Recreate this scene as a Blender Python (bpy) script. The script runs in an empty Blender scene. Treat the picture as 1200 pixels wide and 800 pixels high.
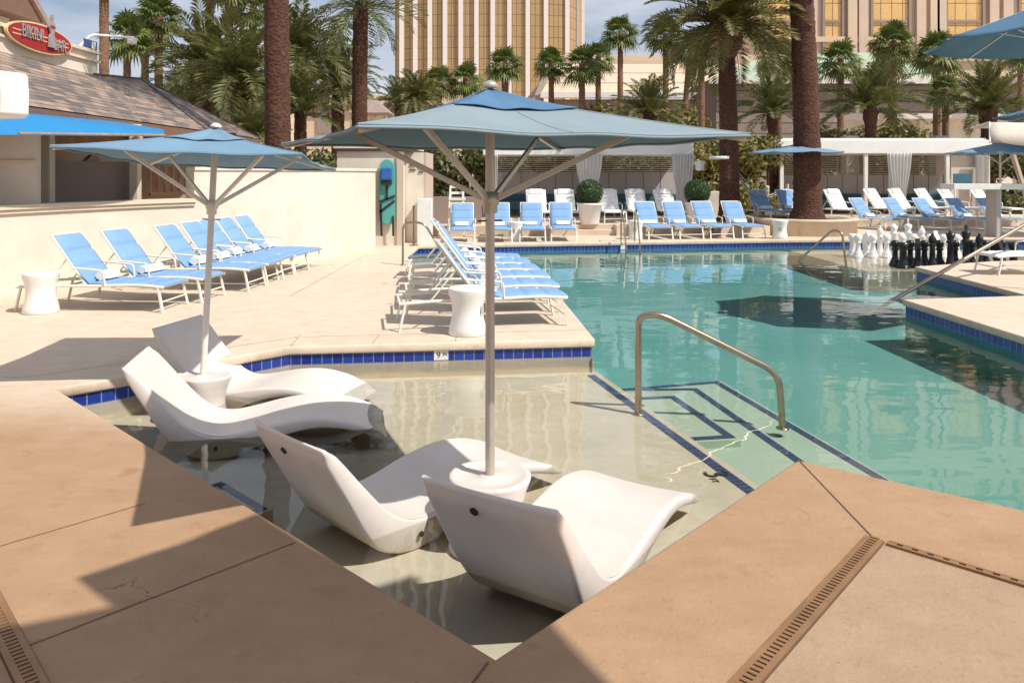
import bpy, bmesh, math, random
from mathutils import Vector, Matrix, noise
from mathutils.geometry import tessellate_polygon
random.seed(7)
SC = bpy.context.scene
COL = SC.collection
PI = math.pi
R = math.radians
F, H = 895.0, 1.75          # focal length in px of the 1200 px wide photo, eye height in m


def gp(x, y, z=0.0):        # photo pixel -> point on the level z
    Y = F * (H - z) / (y - 205.0)
    return Vector(((x - 600) / F * Y, Y, z))


def dp(x, y, Y):            # photo pixel -> point at depth Y
    return Vector(((x - 600) / F * Y, Y, H - (y - 205.0) / F * Y))


# ------------------------------------------------------------------ materials
def nt(name):
    m = bpy.data.materials.new(name)
    m.use_nodes = True
    t = m.node_tree
    b = t.nodes['Principled BSDF']
    return m, t, b


def N(t, kind, **kw):
    n = t.nodes.new(kind)
    for k, v in kw.items():
        if k in n.inputs:
            n.inputs[k].default_value = v
        else:
            setattr(n, k, v)
    return n


def L(t, a, b):
    t.links.new(a, b)


def mixc(t, fac, c1, c2, mode='MIX'):
    n = t.nodes.new('ShaderNodeMix')
    n.data_type = 'RGBA'
    n.blend_type = mode
    for sock, v in ((n.inputs[0], fac), (n.inputs[6], c1), (n.inputs[7], c2)):
        if hasattr(v, 'is_linked') or hasattr(v, 'links'):
            L(t, v, sock)
        elif isinstance(v, (int, float)):
            sock.default_value = v
        else:
            sock.default_value = (v[0], v[1], v[2], 1)
    return n.outputs[2]


def ramp(t, src, a, b):
    n = N(t, 'ShaderNodeMapRange')
    n.inputs['From Min'].default_value = a
    n.inputs['From Max'].default_value = b
    L(t, src, n.inputs['Value'])
    return n.outputs[0]


def noisen(t, scale, detail=4, vec=None, rough=.55):
    n = N(t, 'ShaderNodeTexNoise')
    n.inputs['Scale'].default_value = scale
    n.inputs['Detail'].default_value = detail
    n.inputs['Roughness'].default_value = rough
    if vec is not None:
        L(t, vec, n.inputs['Vector'])
    return n.outputs['Fac']


def bump(t, b, h, strength=.2, dist=.01):
    n = N(t, 'ShaderNodeBump')
    n.inputs['Strength'].default_value = strength
    n.inputs['Distance'].default_value = dist
    L(t, h, n.inputs['Height'])
    L(t, n.outputs[0], b.inputs['Normal'])


def coord(t, which='Object', scale=None):
    c = N(t, 'ShaderNodeTexCoord').outputs[which]
    if scale:
        m = N(t, 'ShaderNodeMapping')
        m.inputs['Scale'].default_value = scale
        L(t, c, m.inputs['Vector'])
        c = m.outputs[0]
    return c


def plain(name, col, rough=.6, metal=0, var=.12, scale=6, bmp=0, coords='Object'):
    m, t, b = nt(name)
    v = coord(t, coords)
    f = noisen(t, scale, 5, v)
    f2 = noisen(t, scale * .13, 3, v)
    c = mixc(t, ramp(t, f, .3, .7), [x * (1 - var) for x in col], [min(1, x * (1 + var)) for x in col])
    c = mixc(t, ramp(t, f2, .35, .65), c, mixc(t, 1.0, c, [1 - var] * 3, 'MULTIPLY'))
    L(t, c, b.inputs['Base Color'])
    b.inputs['Roughness'].default_value = rough
    b.inputs['Metallic'].default_value = metal
    if bmp:
        bump(t, b, noisen(t, scale * 6, 4, v), bmp, .006)
    return m


M = {}


def deck_mat(name, pale, tan, soft=True):
    m, t, b = nt(name)
    pos = N(t, 'ShaderNodeNewGeometry').outputs['Position']
    sx = N(t, 'ShaderNodeSeparateXYZ')
    L(t, pos, sx.inputs[0])
    n1 = noisen(t, .55, 5, pos)
    n2 = noisen(t, 3.2, 6, pos, .65)
    n3 = noisen(t, 40, 4, pos, .6)
    mp = N(t, 'ShaderNodeMapping')
    mp.inputs['Rotation'].default_value = (0, 0, R(25))
    mp.inputs['Scale'].default_value = (1.6, 4.0, 1)
    L(t, pos, mp.inputs[0])
    brush = noisen(t, 2.4, 5, mp.outputs[0], .6)
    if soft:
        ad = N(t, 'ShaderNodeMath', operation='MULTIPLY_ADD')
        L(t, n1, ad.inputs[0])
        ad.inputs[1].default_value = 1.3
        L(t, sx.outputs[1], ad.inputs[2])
        c = mixc(t, ramp(t, ad.outputs[0], 5.7, 7.2), tan, pale)  # tan near, pale far; the dimmer foreground exposure is put into the tan
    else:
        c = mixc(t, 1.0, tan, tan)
    c = mixc(t, ramp(t, n2, .3, .72), mixc(t, 1.0, c, (.86, .83, .80), 'MULTIPLY'), c)
    c = mixc(t, ramp(t, n1, .3, .7), mixc(t, 1.0, c, (.93, .91, .88), 'MULTIPLY'), c)
    c = mixc(t, ramp(t, brush, .28, .62), mixc(t, 1.0, c, (.93, .91, .90), 'MULTIPLY'), c)
    # small dark stains and pits
    st = ramp(t, noisen(t, 1.9, 2, pos), .70, .76)
    c = mixc(t, st, c, mixc(t, 1.0, c, (.80, .76, .74), 'MULTIPLY'))
    vo = N(t, 'ShaderNodeTexVoronoi')
    vo.feature = 'DISTANCE_TO_EDGE'
    vo.inputs['Scale'].default_value = .42
    dn = N(t, 'ShaderNodeTexNoise')
    dn.inputs['Scale'].default_value = 2.2
    dn.inputs['Detail'].default_value = 5
    L(t, pos, dn.inputs['Vector'])
    ds = N(t, 'ShaderNodeVectorMath', operation='MULTIPLY_ADD')
    L(t, dn.outputs['Color'], ds.inputs[0])
    ds.inputs[1].default_value = (.75, .75, 0)
    L(t, pos, ds.inputs[2])
    L(t, ds.outputs[0], vo.inputs['Vector'])
    cr = N(t, 'ShaderNodeMath', operation='LESS_THAN')
    L(t, vo.outputs['Distance'], cr.inputs[0])
    cr.inputs[1].default_value = .0014
    gate = ramp(t, noisen(t, .8, 2, pos), .60, .64)
    cm = N(t, 'ShaderNodeMath', operation='MULTIPLY')
    L(t, cr.outputs[0], cm.inputs[0])
    L(t, gate, cm.inputs[1])
    cm2 = N(t, 'ShaderNodeMath', operation='MULTIPLY')
    L(t, cm.outputs[0], cm2.inputs[0])
    cm2.inputs[1].default_value = .55
    c = mixc(t, cm2.outputs[0], c, (.12, .07, .045))
    L(t, c, b.inputs['Base Color'])
    b.inputs['Roughness'].default_value = .72
    mx = N(t, 'ShaderNodeMath', operation='MULTIPLY_ADD')
    L(t, n2, mx.inputs[0])
    mx.inputs[1].default_value = 2.2
    L(t, n3, mx.inputs[2])
    n4 = noisen(t, 130, 3, pos, .7)
    c = mixc(t, ramp(t, n4, .25, .75), mixc(t, 1.0, c, (.88, .86, .84), 'MULTIPLY'), c)
    c = mixc(t, ramp(t, n3, .62, .70), c, mixc(t, 1.0, c, (.80, .76, .72), 'MULTIPLY'))
    c = mixc(t, ramp(t, noisen(t, 5.5, 4, pos, .6), .60, .66), c, mixc(t, 1.0, c, (.93, .90, .88), 'MULTIPLY'))
    L(t, c, b.inputs['Base Color'])
    bump(t, b, mx.outputs[0], .5, .006)
    return m


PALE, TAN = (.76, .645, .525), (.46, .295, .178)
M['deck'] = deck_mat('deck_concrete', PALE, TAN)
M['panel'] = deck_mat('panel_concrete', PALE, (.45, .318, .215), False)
M['joint'] = plain('joint', (.13, .08, .055), .9)
M['stucco'] = plain('stucco', (.76, .675, .57), .85, var=.07, scale=2.5, bmp=.35)
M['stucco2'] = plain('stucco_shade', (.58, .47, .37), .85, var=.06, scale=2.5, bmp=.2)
M['trim'] = plain('stucco_trim', (.70, .60, .47), .8, var=.05)
M['white'] = plain('white_resin', (.80, .78, .75), .42, var=.04, scale=3)
M['chair'] = plain('ledge_resin', (.70, .63, .58), .42, var=.07, scale=3.2, bmp=.06)
M['whitepaint'] = plain('white_paint', (.80, .78, .74), .35, var=.05)
M['whitefab'] = plain('white_fabric', (.82, .81, .79), .9, var=.04, scale=8, bmp=.15)
M['towel'] = plain('white_towel', (.82, .81, .80), .95, var=.05, scale=30, bmp=.9)
M['cream'] = plain('cream_frame', (.80, .74, .64), .4, var=.04)
M['steel'] = plain('brushed_steel', (.46, .37, .28), .28, 1, .1, 12)
M['alu'] = plain('umbrella_pole', (.55, .49, .43), .4, .55, .06)
M['pole_white'] = plain('white_pole', (.74, .68, .62), .45, var=.05)
M['dark'] = plain('dark_plastic', (.02, .02, .02), .5)
M['wood'] = plain('brown_wood', (.16, .075, .04), .6, var=.25, scale=9)
M['woodtan'] = plain('tan_wood', (.40, .24, .13), .6, var=.2, scale=9)
M['fascia'] = plain('brown_fascia', (.20, .12, .085), .7, var=.1)
M['teal'] = plain('teal_board', (.10, .40, .37), .4, var=.06)
M['tealfab'] = plain('teal_cushion', (.05, .15, .20), .85)
M['bluebox'] = plain('blue_foam', (.03, .12, .42), .5)
M['awning'] = plain('awning_blue', (.015, .20, .46), .8, var=.05)
M['greypanel'] = plain('grey_panel', (.46, .42, .41), .7, var=.05, scale=2)
M['chess_w'] = plain('white_chess', (.82, .81, .78), .3, var=.02)
M['chess_b'] = plain('black_chess', (.012, .012, .014), .3)
M['red'] = plain('sign_red', (.38, .022, .03), .5)
M['yellow'] = plain('sign_cream', (.80, .62, .32), .5)
M['signgrey'] = plain('sign_grey', (.42, .40, .40), .45, .3)
M['signdark'] = plain('sign_dark', (.13, .05, .05), .5)
M['bronze'] = plain('bronze_grate', (.36, .20, .10), .5, .35, .15)
M['beigefab'] = plain('beige_fabric', (.62, .55, .48), .9, var=.06)
M['rope'] = plain('rope', (.72, .66, .56), .9)
M['soil'] = plain('soil', (.10, .06, .04), .95, var=.3, scale=20)
M['black'] = plain('black_numeral', (.02, .02, .02), .6)
M['taupe'] = plain('taupe_wall', (.30, .235, .20), .85, var=.06, scale=.5)
M['beigewall'] = plain('beige_wall', (.64, .50, .36), .85, var=.05, scale=.4)
M['pinkwall'] = plain('pink_stone', (.60, .47, .37), .85, var=.06, scale=.5)
M['pinkroof'] = plain('pink_roof', (.36, .26, .24), .8)
M['finwhite'] = plain('fin_white', (.72, .66, .62), .6, var=.04)
M['signblue'] = plain('banner_blue', (.06, .10, .25), .6)


def fabric(name, col, trans=.25, vari=.06, fold=.0):
    m, t, b = nt(name)
    v = coord(t)
    f = noisen(t, 3.0, 4, v)
    w = noisen(t, 260, 2, v)
    c = mixc(t, ramp(t, f, .3, .7), [x * (1 - vari) for x in col], [min(1, x * (1 + vari)) for x in col])
    L(t, c, b.inputs['Base Color'])
    b.inputs['Roughness'].default_value = .85
    mx = N(t, 'ShaderNodeMath', operation='MULTIPLY_ADD')
    L(t, f, mx.inputs[0]); mx.inputs[1].default_value = 3.0; L(t, w, mx.inputs[2])
    bump(t, b, mx.outputs[0], .25, .004)
    tr = N(t, 'ShaderNodeBsdfTranslucent')
    L(t, c, tr.inputs[0])
    ms = N(t, 'ShaderNodeMixShader')
    ms.inputs[0].default_value = trans
    L(t, b.outputs[0], ms.inputs[1]); L(t, tr.outputs[0], ms.inputs[2])
    L(t, ms.outputs[0], t.nodes['Material Output'].inputs[0])
    return m


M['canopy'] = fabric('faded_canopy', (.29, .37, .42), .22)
M['canopyunder'] = fabric('canopy_shaded_under', (.10, .19, .25), .12)  # less faded side of the cloth, with the shade beneath put into its colour
M['canopy2'] = fabric('blue_canopy', (.20, .34, .47), .2)
M['canopydark'] = fabric('deep_blue_canopy', (.085, .20, .31), .2)
M['canopyvent'] = fabric('vent_canopy', (.10, .22, .38), .2)
M['sling'] = fabric('blue_sling', (.21, .37, .61), .08)
M['curtain'] = fabric('curtain', (.80, .78, .75), .25, .03)


def leafmat(name, c1, c2, tr=.25):
    m, t, b = nt(name)
    g = N(t, 'ShaderNodeNewGeometry')
    f = g.outputs['Random Per Island']
    n = noisen(t, 1.1, 3, g.outputs['Position'])
    ad = N(t, 'ShaderNodeMath', operation='MULTIPLY_ADD')
    L(t, f, ad.inputs[0]); ad.inputs[1].default_value = .5
    nn = N(t, 'ShaderNodeMath', operation='MULTIPLY'); L(t, n, nn.inputs[0]); nn.inputs[1].default_value = .8
    L(t, nn.outputs[0], ad.inputs[2])
    c = mixc(t, ramp(t, ad.outputs[0], .25, .9), c1, c2)
    L(t, c, b.inputs['Base Color'])
    b.inputs['Roughness'].default_value = .5
    trn = N(t, 'ShaderNodeBsdfTranslucent'); L(t, c, trn.inputs[0])
    ms = N(t, 'ShaderNodeMixShader'); ms.inputs[0].default_value = tr
    L(t, b.outputs[0], ms.inputs[1]); L(t, trn.outputs[0], ms.inputs[2])
    L(t, ms.outputs[0], t.nodes['Material Output'].inputs[0])
    return m


M['fan'] = leafmat('fan_leaf', (.05, .09, .02), (.19, .23, .055))
M['date'] = leafmat('date_leaf', (.042, .060, .014), (.18, .185, .052))
M['dategold'] = leafmat('date_leaf_gold', (.055, .065, .012), (.23, .19, .050))
M['dead'] = leafmat('dead_leaf', (.14, .08, .035), (.30, .18, .07), .1)
M['bush'] = leafmat('bush_leaf', (.07, .07, .014), (.25, .21, .045))
M['hedge'] = leafmat('hedge_leaf', (.03, .045, .012), (.15, .15, .045))
M['boxwood'] = leafmat('boxwood_leaf', (.015, .04, .010), (.05, .10, .025), .1)


def bark(name, c1, c2):
    m, t, b = nt(name)
    v = coord(t)
    vo = N(t, 'ShaderNodeTexVoronoi')
    vo.inputs['Scale'].default_value = 1
    mp = N(t, 'ShaderNodeMapping')
    mp.inputs['Scale'].default_value = (11, 11, 19)
    L(t, v, mp.inputs[0]); L(t, mp.outputs[0], vo.inputs['Vector'])
    n = noisen(t, 14, 5, v, .7)
    n2 = noisen(t, .9, 3, v)
    f = N(t, 'ShaderNodeMath', operation='MULTIPLY_ADD')
    L(t, vo.outputs['Distance'], f.inputs[0]); f.inputs[1].default_value = .7
    L(t, n, f.inputs[2])
    c = mixc(t, ramp(t, f.outputs[0], .45, 1.05), c1, c2)
    c = mixc(t, ramp(t, n2, .35, .65), c, mixc(t, 1.0, c, (.72, .68, .66), 'MULTIPLY'))
    L(t, c, b.inputs['Base Color'])
    b.inputs['Roughness'].default_value = .9
    bump(t, b, f.outputs[0], .9, .03)
    return m


M['bark'] = bark('palm_bark', (.028, .010, .006), (.135, .055, .030))
M['bark2'] = bark('palm_bark_light', (.09, .045, .028), (.30, .17, .10))


def brickmat(name, c1, c2, mort, w, h, ms, coords='UV', rough=.3, bmp=.3, offset=0.0):
    m, t, b = nt(name)
    br = N(t, 'ShaderNodeTexBrick')
    br.offset = offset
    br.inputs['Color1'].default_value = (*c1, 1)
    br.inputs['Color2'].default_value = (*c2, 1)
    br.inputs['Mortar'].default_value = (*mort, 1)
    br.inputs['Scale'].default_value = 1
    br.inputs['Brick Width'].default_value = w
    br.inputs['Row Height'].default_value = h
    br.inputs['Mortar Size'].default_value = ms
    br.inputs['Mortar Smooth'].default_value = .3
    L(t, coord(t, coords), br.inputs['Vector'])
    n = noisen(t, 7, 4, coord(t, 'Object'))
    c = mixc(t, ramp(t, n, .3, .7), mixc(t, 1.0, br.outputs[0], (.75, .75, .78), 'MULTIPLY'), br.outputs[0])
    L(t, c, b.inputs['Base Color'])
    b.inputs['Roughness'].default_value = rough
    inv = N(t, 'ShaderNodeMath', operation='SUBTRACT'); inv.inputs[0].default_value = 1
    L(t, br.outputs['Fac'], inv.inputs[1])
    if bmp:
        bump(t, b, inv.outputs[0], bmp, .004)
    return m


M['tile'] = brickmat('blue_tile', (.012, .030, .24), (.02, .06, .34), (.26, .30, .44), .105, .105, .005)
M['stripe'] = brickmat('stripe_tile', (.012, .022, .11), (.03, .05, .17), (.14, .16, .22), .055, .2, .006, rough=.4)
M['goldglass'] = brickmat('gold_glass', (.46, .31, .145), (.41, .27, .125), (.20, .12, .06), 1.35, 3.2, .11, rough=.22, bmp=0)
M['goldwin'] = brickmat('gold_window', (.84, .55, .22), (.76, .47, .17), (.20, .14, .10), 1.45, 3.0, .06, rough=.25, bmp=0)
M['cladding'] = brickmat('lap_cladding', (.70, .54, .39), (.66, .51, .37), (.34, .24, .17), 60, 2.2, .12, rough=.8, bmp=0)
M['lap'] = brickmat('taupe_lap', (.31, .245, .21), (.28, .22, .19), (.12, .085, .07), 60, .8, .06, rough=.8, bmp=0)
M['greenroof'] = brickmat('green_roof', (.42, .50, .36), (.38, .47, .33), (.30, .37, .27), .6, 40, .03, rough=.6, bmp=0)
M['shingle'] = brickmat('slate_shingle', (.13, .115, .115), (.40, .29, .22), (.045, .035, .03), .42, .17, .012, rough=.85, bmp=1.0, offset=.5)
M['slatdark'] = plain('slat_dark', (.10, .085, .08), .7)

# pool plaster
m, t, b = nt('shelf_plaster')
p = N(t, 'ShaderNodeNewGeometry').outputs['Position']
c = mixc(t, ramp(t, noisen(t, 1.2, 5, p), .3, .7), (.56, .475, .365), (.68, .59, .475))
c = mixc(t, ramp(t, noisen(t, 9, 5, p), .3, .75), mixc(t, 1.0, c, (.86, .88, .84), 'MULTIPLY'), c)
L(t, c, b.inputs['Base Color']); b.inputs['Roughness'].default_value = .8
M['shelf'] = m
m, t, b = nt('deep_plaster')
p = N(t, 'ShaderNodeNewGeometry').outputs['Position']
sx = N(t, 'ShaderNodeSeparateXYZ'); L(t, p, sx.inputs[0])
c = mixc(t, ramp(t, noisen(t, .35, 4, p), .3, .7), (.10, .345, .355), (.16, .43, .44))
c = mixc(t, ramp(t, sx.outputs[1], 5, 13), mixc(t, 1.0, c, (1.05, .88, .72), 'MULTIPLY'), c)
vo = N(t, 'ShaderNodeTexVoronoi'); vo.feature = 'DISTANCE_TO_EDGE'; vo.inputs['Scale'].default_value = 1.3
dn = N(t, 'ShaderNodeTexNoise'); dn.inputs['Scale'].default_value = 1.5; L(t, p, dn.inputs['Vector'])
ds = N(t, 'ShaderNodeVectorMath', operation='ADD'); L(t, dn.outputs['Color'], ds.inputs[0]); L(t, p, ds.inputs[1])
L(t, c, b.inputs['Base Color']); b.inputs['Roughness'].default_value = .8
M['deep'] = m
m, t, b = nt('step_plaster')
p = N(t, 'ShaderNodeNewGeometry').outputs['Position']
sx = N(t, 'ShaderNodeSeparateXYZ'); L(t, p, sx.inputs[0])
c = mixc(t, ramp(t, sx.outputs[2], -1.0, -.4), (.20, .44, .40), (.42, .50, .39))
L(t, c, b.inputs['Base Color']); b.inputs['Roughness'].default_value = .8
M['step'] = m

# water: clear tinted sheet with Fresnel reflections
m = bpy.data.materials.new('pool_water'); m.use_nodes = True; t = m.node_tree
t.nodes.remove(t.nodes['Principled BSDF'])
p = N(t, 'ShaderNodeNewGeometry').outputs['Position']
mp = N(t, 'ShaderNodeMapping'); mp.inputs['Scale'].default_value = (.9, 1.5, 1); L(t, p, mp.inputs[0])
n1 = noisen(t, 1.7, 2, mp.outputs[0], .45)
n2 = noisen(t, .5, 2, mp.outputs[0])
mm = N(t, 'ShaderNodeMath', operation='MULTIPLY_ADD'); L(t, n2, mm.inputs[0]); mm.inputs[1].default_value = 1.6; L(t, n1, mm.inputs[2])
bp = N(t, 'ShaderNodeBump'); bp.inputs['Strength'].default_value = .11; bp.inputs['Distance'].default_value = .06
L(t, mm.outputs[0], bp.inputs['Height'])
fr = N(t, 'ShaderNodeFresnel'); fr.inputs['IOR'].default_value = 1.45; L(t, bp.outputs[0], fr.inputs['Normal'])
gl = N(t, 'ShaderNodeBsdfGlossy'); gl.inputs['Roughness'].default_value = .015; L(t, bp.outputs[0], gl.inputs['Normal'])
tp = N(t, 'ShaderNodeBsdfTransparent'); tp.inputs[0].default_value = (.95, .97, .955, 1)
ms = N(t, 'ShaderNodeMixShader'); L(t, fr.outputs[0], ms.inputs[0]); L(t, tp.outputs[0], ms.inputs[1]); L(t, gl.outputs[0], ms.inputs[2])
L(t, ms.outputs[0], t.nodes['Material Output'].inputs[0])
M['water'] = m


# ------------------------------------------------------------------ mesh helper
class MB:
    def __init__(s):
        s.v, s.f, s.uv, s.smooth = [], [], [], []

    def add(s, vs, fs, smooth=False, uvs=None):
        o = len(s.v)
        s.v += [tuple(v) for v in vs]
        for i, f in enumerate(fs):
            s.f.append(tuple(o + k for k in f))
            s.smooth.append(smooth)
            s.uv.append(uvs[i] if uvs else None)
        return s

    def box(s, c, d, rz=0, rot=None):
        hx, hy, hz = d[0] / 2, d[1] / 2, d[2] / 2
        m = rot if rot is not None else Matrix.Rotation(rz, 3, 'Z')
        c = Vector(c)
        vs = [c + m @ Vector((x * hx, y * hy, z * hz)) for x in (-1, 1) for y in (-1, 1) for z in (-1, 1)]
        fs = [(0, 1, 3, 2), (4, 6, 7, 5), (0, 4, 5, 1), (2, 3, 7, 6), (0, 2, 6, 4), (1, 5, 7, 3)]
        return s.add(vs, fs)

    def bar(s, a, b, w, h, up=(0, 0, 1)):
        a, b = Vector(a), Vector(b)
        d = (b - a)
        ln = d.length
        x = d.normalized()
        u = Vector(up)
        if abs(x.dot(u)) > .98:
            u = Vector((1, 0, 0))
        y = u.cross(x).normalized()
        z = x.cross(y)
        m = Matrix((x, y, z)).transposed()
        return s.box((a + b) / 2, (ln, w, h), rot=m)

    def tube(s, pts, r, seg=10, cap=True, smooth=True):
        pts = [Vector(p) for p in pts]
        rs = r if isinstance(r, (list, tuple)) else [r] * len(pts)
        vs = []
        t0 = (pts[1] - pts[0]).normalized()
        ref = Vector((0, 0, 1)) if abs(t0.z) < .9 else Vector((1, 0, 0))
        nrm = (ref - t0 * ref.dot(t0)).normalized()
        for i, p in enumerate(pts):
            if i == 0:
                tg = pts[1] - pts[0]
            elif i == len(pts) - 1:
                tg = pts[-1] - pts[-2]
            else:
                tg = (pts[i + 1] - p).normalized() + (p - pts[i - 1]).normalized()
            tg.normalize()
            nrm = (nrm - tg * nrm.dot(tg)).normalized()
            bn = tg.cross(nrm)
            for k in range(seg):
                a = 2 * PI * k / seg
                vs.append(p + (nrm * math.cos(a) + bn * math.sin(a)) * rs[i])
        fs = []
        for i in range(len(pts) - 1):
            for k in range(seg):
                k2 = (k + 1) % seg
                fs.append((i * seg + k, i * seg + k2, (i + 1) * seg + k2, (i + 1) * seg + k))
        s.add(vs, fs, smooth)
        if cap:
            s.add(vs[:seg], [tuple(range(seg))[::-1]])
            s.add(vs[-seg:], [tuple(range(seg))])
        return s

    def lathe(s, prof, c=(0, 0, 0), seg=24, smooth=True, jit=0, cap=True):
        vs = []
        c = Vector(c)
        for (r, z) in prof:
            for k in range(seg):
                a = 2 * PI * k / seg
                rr = r * (1 + (random.uniform(-jit, jit) if jit else 0))
                vs.append(c + Vector((rr * math.cos(a), rr * math.sin(a), z)))
        fs = []
        n = len(prof)
        for i in range(n - 1):
            for k in range(seg):
                k2 = (k + 1) % seg
                fs.append((i * seg + k, i * seg + k2, (i + 1) * seg + k2, (i + 1) * seg + k))
        s.add(vs, fs, smooth)
        if cap:
            if prof[-1][0] > 1e-4:
                s.add(vs[-seg:], [tuple(range(seg))])
            if prof[0][0] > 1e-4:
                s.add(vs[:seg], [tuple(range(seg))[::-1]])
        return s

    def prism(s, poly, z0, z1):
        n = len(poly)
        vs = [(p[0], p[1], z0) for p in poly] + [(p[0], p[1], z1) for p in poly]
        tri = tessellate_polygon([[Vector((p[0], p[1], 0)) for p in poly]])
        fs = [(i, (i + 1) % n, n + (i + 1) % n, n + i) for i in range(n)]
        for a, b2, c in tri:
            fs.append((n + a, n + b2, n + c))
            fs.append((a, c, b2))
        return s.add(vs, fs)

    def sheet(s, polys, z):
        flat = [p for q in polys for p in q]
        tri = tessellate_polygon([[Vector((p[0], p[1], 0)) for p in q] for q in polys])
        fs = []
        for a, b2, c in tri:
            A, B, C = (Vector((flat[i][0], flat[i][1], 0)) for i in (a, b2, c))
            fs.append((a, b2, c) if (B - A).cross(C - A).z > 0 else (a, c, b2))
        return s.add([(p[0], p[1], z) for p in flat], fs)

    def wallstrip(s, pts, prof, closed=True, uvz=True, smooth=False):
        """prof: list of (outward offset, z); pts CCW loop; u runs along the loop"""
        n = len(pts)
        rows = []
        for off, z in prof:
            rows.append([(q[0], q[1], z) for q in offset(pts, off, closed)])
        vs = [p for r_ in rows for p in r_]
        u = [0]
        for i in range(n):
            a, b2 = pts[i], pts[(i + 1) % n]
            u.append(u[-1] + math.hypot(b2[0] - a[0], b2[1] - a[1]))
        fs, uvs = [], []
        for r_ in range(len(prof) - 1):
            for i in range(n if closed else n - 1):
                j = (i + 1) % n
                fs.append((r_ * n + i, r_ * n + j, (r_ + 1) * n + j, (r_ + 1) * n + i))
                z0, z1 = prof[r_][1] + .197, prof[r_ + 1][1] + .197
                uvs.append([(u[i], z0), (u[i + 1], z0), (u[i + 1], z1), (u[i], z1)])
        return s.add(vs, fs, smooth, uvs)

    def ribbon(s, pts, w, z=None):
        """flat strip along pts (3-D), uv u along"""
        P = [Vector(p) for p in pts]
        vs, u = [], 0
        us = []
        for i, p in enumerate(P):
            if i == 0:
                d = P[1] - P[0]
            elif i == len(P) - 1:
                d = P[-1] - P[-2]
            else:
                d = (P[i + 1] - p).normalized() + (p - P[i - 1]).normalized()
            d.z = 0
            d.normalize()
            nx = Vector((-d.y, d.x, 0))
            sc = 1.0
            if 0 < i < len(P) - 1:
                dd = (P[i] - P[i - 1]); dd.z = 0; dd.normalize()
                sc = 1 / max(.35, abs(dd.dot(d)))
                u += (P[i] - P[i - 1]).length
            elif i:
                u += (P[i] - P[i - 1]).length
            us.append(u)
            vs += [p + nx * w / 2 * sc, p - nx * w / 2 * sc]
        fs, uvs = [], []
        for i in range(len(P) - 1):
            fs.append((2 * i + 1, 2 * i + 3, 2 * i + 2, 2 * i))
            uvs.append([(us[i], 0), (us[i + 1], 0), (us[i + 1], .18), (us[i], .18)])
        return s.add(vs, fs, False, uvs)

    def quad(s, a, b, c, d, uv=None, smooth=False):
        return s.add([a, b, c, d], [(0, 1, 2, 3)], smooth, [uv] if uv else None)

    def build(s, name, mat, parent=None, bevel=0, doubles=False):
        me = bpy.data.meshes.new(name)
        me.from_pydata(s.v, [], s.f)
        if any(u for u in s.uv):
            lay = me.uv_layers.new(name='UVMap')
            k = 0
            for p, u in zip(me.polygons, s.uv):
                for j in range(p.loop_total):
                    lay.data[k].uv = u[j] if u else (0, 0)
                    k += 1
        me.polygons.foreach_set('use_smooth', s.smooth)
        if doubles:
            bm = bmesh.new(); bm.from_mesh(me)
            bmesh.ops.remove_doubles(bm, verts=bm.verts, dist=1e-4)
            bm.to_mesh(me); bm.free()
        me.materials.append(mat)
        me.update()
        o = bpy.data.objects.new(name, me)
        COL.objects.link(o)
        if parent is not None:
            o.parent = parent
        if bevel:
            md = o.modifiers.new('bevel', 'BEVEL')
            md.width = bevel; md.segments = 2; md.limit_method = 'ANGLE'; md.angle_limit = R(40)
        return o


def offset(pts, d, closed=True):
    if abs(d) < 1e-9:
        return [(p[0], p[1]) for p in pts]
    n = len(pts)
    out = []
    for i in range(n):
        p = Vector((pts[i][0], pts[i][1]))
        a = Vector((pts[i - 1][0], pts[i - 1][1])) if (closed or i) else None
        b = Vector((pts[(i + 1) % n][0], pts[(i + 1) % n][1])) if (closed or i < n - 1) else None
        ns = []
        if a is not None:
            e = (p - a).normalized(); ns.append(Vector((e.y, -e.x)))
        if b is not None:
            e = (b - p).normalized(); ns.append(Vector((e.y, -e.x)))
        if len(ns) == 2:
            m_ = (ns[0] + ns[1]).normalized()
            q = p + m_ * d / max(.4, m_.dot(ns[0]))
        else:
            q = p + ns[0] * d
        out.append((q.x, q.y))
    return out


def tag(o, label=None, cat=None, group=None, kind=None):
    if label: o['label'] = label
    if cat: o['category'] = cat
    if group: o['group'] = group
    if kind: o['kind'] = kind
    return o


def empty(name, loc=(0, 0, 0), rz=0):
    o = bpy.data.objects.new(name, None)
    COL.objects.link(o)
    o.location = loc
    o.rotation_euler = (0, 0, rz)
    o.empty_display_size = .1
    return o


KIDS = {}


def kids(o):
    return list(o.children)


def copy_tree(o, parent=None):
    c = o.copy()
    COL.objects.link(c)
    if parent is not None:
        c.parent = parent
    for ch in kids(o):
        copy_tree(ch, c)
    return c


class Kind:
    """one prototype; the first use moves it, later uses copy it and its parts"""
    def __init__(s, make):
        s.o = make(); s.used = False

    def put(s, loc, rz, label, cat, group=None, scale=None, rot=None):
        o = s.o if not s.used else copy_tree(s.o)
        s.used = True
        o.location = loc
        o.rotation_euler = rot if rot else (0, 0, rz)
        if scale: o.scale = (scale,) * 3 if isinstance(scale, (int, float)) else scale
        return tag(o, label, cat, group)


def struct(o):
    o['kind'] = 'structure'
    return o


def catmull(pts, n):
    P = [Vector(p) for p in pts]
    P = [2 * P[0] - P[1]] + P + [2 * P[-1] - P[-2]]
    out = []
    for i in range(1, len(P) - 2):
        for k in range(n):
            u = k / n
            a, b, c, d = P[i - 1], P[i], P[i + 1], P[i + 2]
            out.append(.5 * ((2 * b) + (c - a) * u + (2 * a - 5 * b + 4 * c - d) * u * u + (3 * b - a - 3 * c + d) * u ** 3))
    out.append(P[-2])
    return out


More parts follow.
